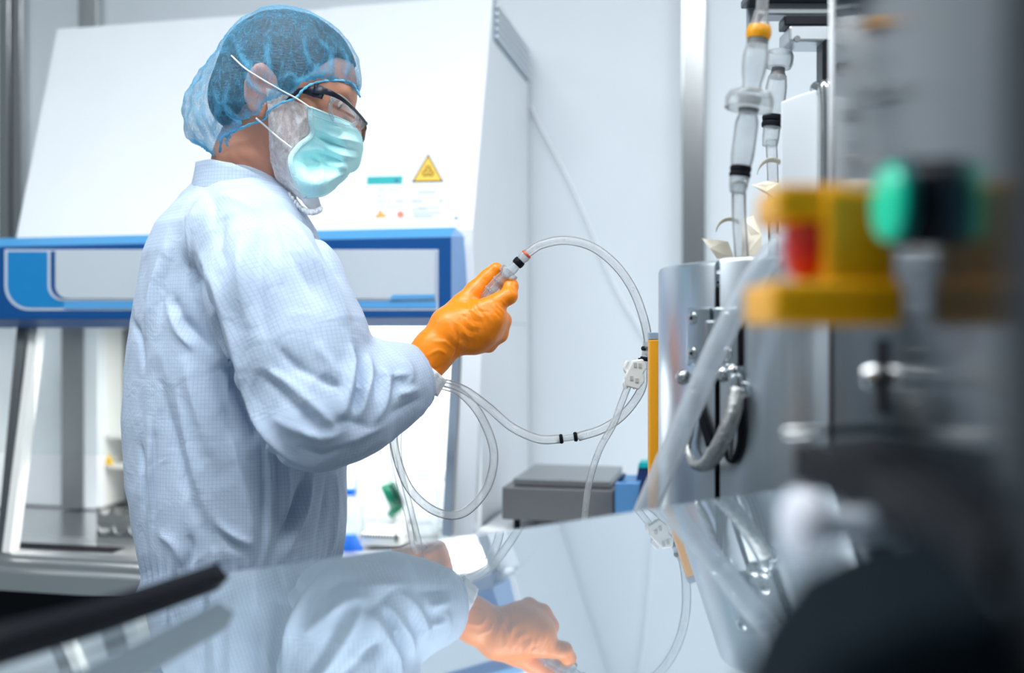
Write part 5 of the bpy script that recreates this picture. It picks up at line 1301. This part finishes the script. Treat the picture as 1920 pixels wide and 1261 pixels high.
# right lower tubes
tob('clear tube curving from the white pinch clamp to the double black-tied joint', [H(1206, 690, 1.475), H(1202, 730, 1.475), H(1170, 775, 1.47), H(1130, 803, 1.47), H(1084, 818, 1.47)], RT)
conn('tube_joint', 'clear joint between two upright black ties in the lower tube loop', H(1092, 816, 1.47), H(1044, 823, 1.47), [
    ('core', 0.0, 1.0, [6*k, 6*k], 'frost'), ('black_tie', 0.20, 0.34, [8*k, 9.5*k, 8*k], 'black'), ('black_tie', 0.76, 0.90, [8*k, 9.5*k, 8*k], 'black')], group=None)
tob('clear tube from the double black-tied joint back up to the cuff', [H(1052, 822, 1.47), H(1010, 822, 1.475), H(960, 800, 1.48), H(915, 762, 1.49), H(870, 730, 1.50), H(825, 716, 1.52), H(790, 722, 1.56), H(768, 742, 1.575)], RT)
tob('thin clear bubbly tube hanging from the pinch clamp towards the cover', [H(1178, 722), H(1165, 755), H(1150, 795), H(1125, 840), H(1108, 890), H(1100, 935), H(1094, 1000), H(1090, 1060)], 0.0050)
bu = NB()
pth = catmull([H(1150, 795), H(1125, 840), H(1108, 890), H(1100, 935), H(1094, 1000)], 12)
for i in range(60):
    q = pth[random.randrange(len(pth))]+Vector((random.uniform(-.002, .002), random.uniform(-.003, 0), random.uniform(-.004, .004)))
    bmesh.ops.create_icosphere(bu, subdivisions=1, radius=random.uniform(0.0006, 0.0016), matrix=Matrix.Translation(q))
setp(obj('tube_bubbles', bu, M['clear'], None, True), 'small air bubbles inside the hanging thin tube', 'bubbles', kind='stuff')
tob('clear tube looping in a wide circle below the forearm', [H(768, 745, 1.585), H(800, 722, 1.53), H(850, 728, 1.51), H(890, 762, 1.50), H(918, 815, 1.50), H(926, 862, 1.50), H(912, 915, 1.50), H(878, 955, 1.50), H(845, 965, 1.50), H(806, 952, 1.51), H(770, 918, 1.52), H(748, 870, 1.54), H(738, 820, 1.57), H(745, 775, 1.59)], RT)
tob('clear tube hanging straight down from behind the sleeve, left of its pair', [H(748, 765, 1.60), H(735, 820, 1.60), H(742, 880, 1.60), H(760, 950, 1.60), H(772, 1010, 1.60), H(778, 1060, 1.60), H(785, 1120, 1.6)], 0.0045)
tob('clear tube hanging straight down from behind the sleeve, right of its pair', [H(760, 770, 1.595), H(748, 820, 1.59), H(752, 880, 1.58), H(768, 945, 1.58), H(783, 1005, 1.58), H(796, 1060, 1.58)], 0.0045)

# ------------------------------------------------------------------ dark glossy panel on the right and things on it
def pan(y): return 0.10+0.22*y
pd = Vector((0.22, 1, 0)).normalized(); pn = Vector((-pd.y, pd.x, 0))
PM = Matrix((pd, -pn, UZ)).transposed()
dp = empty('side_panel_door', (pan(0.6), 0.6, 0.9), 'large dark glossy side panel filling the right of the photo', 'panel')
bm = NB(); add_prism(bm, [Vector((pan(y), y, 0.25)) for y in (0.05, 0.985)]+[Vector((pan(y), y, 0.25))-pn*0.02 for y in (0.985, 0.05)], UZ*1.75); obj('panel', bm, M['panel'], dp, bevel=0.002)
bm = NB(); add_tube(bm, [Vector((pan(0.985), 0.99, 0.25)), Vector((pan(0.985), 0.99, 2.0))], 0.0022, smooth=False); obj('edge_rod', bm, M['steel_dark'], dp, True)
bm = NB(); add_box(bm, (pan(0.6)+0.03, 0.6, 0.125), (0.06, 0.5, 0.25)); obj('plinth', bm, M['steel_dark'], dp)
bm = NB(); add_prism(bm, [Vector((pan(0.305)-0.002, 0.305, 0.25)), Vector((pan(0.30)-0.018, 0.30, 0.25)), Vector((pan(0.15)-0.018, 0.15, 0.25)), Vector((pan(0.15)-0.002, 0.15, 0.25))], UZ*1.75); obj('darkening_column', bm, mat('matte_darkening_column', (0.012, 0.018, 0.024), 0.7, spec=0.2), dp, bevel=0.003)  # matte column, added to darken the near end of the panel
# emergency stop station
Y0 = 0.56
eb = empty('emergency_stop', Vector((pan(Y0), Y0, 1.37)), 'blurred yellow emergency stop station with a red button in the foreground', 'emergency stop')
def ebx(px0, py0, px1, py1, y, dy, name, m, par=None, bevel=0.004):
    a, b = P(px0, py0, y), P(px1, py1, y)
    return box_obj(name, ((a.x+b.x)/2, y+dy/2, (a.z+b.z)/2), (abs(b.x-a.x), dy, abs(a.z-b.z)), m, par or eb, bevel=bevel)
ebx(1548, 350, 1684, 600, 0.535, 0.06, 'housing', M['yellow'])
ebx(1458, 343, 1600, 412, 0.54, 0.05, 'upper_guard', M['yellow'])
ebx(1450, 525, 1700, 608, 0.53, 0.07, 'lower_guard', M['yellow'])
c = P(1560, 462, 0.56)
rb = lathe_obj('button', P(1540, 462, 0.56), (-1, 0, 0), [(0.013, 0), (0.0165, 0.002), (0.0185, 0.008), (0.0185, 0.013), (0.015, 0.018), (0.006, 0.021)], M['red'], eb)
lathe_obj('stem', P(1575, 462, 0.56), (-1, 0, 0), [(0.016, 0), (0.016, 0.012)], M['black'], eb)
gbn = empty('green_push_button', P(1700, 385, 0.50), 'blurred green push button in a black housing above the yellow station', 'push button')
lathe_obj('lens', P(1672, 380, 0.50), (-1, 0.02, 0), [(0.0185, 0), (0.019, 0.002), (0.017, 0.0045)], mat('green_lens', srgb(0, 190, 150), 0.3, emit=(0.0, 0.55, 0.36), estr=0.35), gbn)
lathe_obj('bezel', P(1690, 380, 0.50), (-1, 0.02, 0), [(0.021, 0), (0.021, 0.005)], mat('teal_bezel', srgb(20, 110, 110), 0.4), gbn)
lathe_obj('housing', Vector((pan(0.5)+0.000, 0.50, P(1700, 380, 0.5).z)), (-1, 0.0, 0), [(0.022, 0), (0.022, P(1700, 380, 0.5).x*-1+pan(0.5)+0.003)], M['black_gloss'], gbn)
# black shelf and white knob
Y1 = 0.50
kb = empty('white_knob', P(1500, 970, Y1), 'blurred white round knob on a short rod in the lower right foreground', 'knob')
lathe_obj('knob', P(1534, 982, Y1), (-1, 0, 0), [(0.010, 0), (0.016, 0.002), (0.018, 0.008), (0.017, 0.013), (0.011, 0.017)], mat('knob_white', srgb(240, 240, 250), 0.35), kb)
bm = NB(); q = P(1534, 982, Y1); add_tube(bm, [q, Vector((pan(Y1), Y1, q.z))], 0.0085, smooth=False); obj('rod', bm, mat('rod_grey', srgb(140, 150, 160), 0.35), kb, True)
sh = empty('black_shelf', P(1700, 850, 0.55), 'blurred flat black shelf bracket on the dark side panel', 'shelf')
bm = NB()
zz = P(1480, 842, 0.60).z
add_prism(bm, [Vector((P(1490, 842, 0.62).x, 0.62, zz)), Vector((pan(0.68), 0.68, zz)), Vector((pan(0.34), 0.34, zz)), Vector((pan(0.34)-0.012, 0.34, zz)), Vector((pan(0.5)-0.03, 0.5, zz))], UZ*-0.020); obj('plate', bm, M['black'], sh, bevel=0.001)
bm = NB(); add_tube(bm, [Vector((P(1470, 842, 0.66).x, 0.66, zz+0.004)), Vector((pan(0.7), 0.7, zz+0.004))], 0.003, smooth=False); obj('front_rod', bm, M['steel'], sh, True)
lh = empty('panel_latch', P(1672, 705, 0.75), 'small blurred steel latch on the dark side panel below the yellow station', 'latch')
yl = 0.66
lathe_obj('knob', Vector((pan(yl), yl, P(1680, 705, yl).z)), pn, [(0.008, 0), (0.008, 0.008), (0.006, 0.012)], M['steel'], lh)
box_obj('base', Vector((pan(yl)-0.001, yl, P(1680, 705, yl).z)), (0.03, 0.004, 0.05), M['black'], lh, PM)
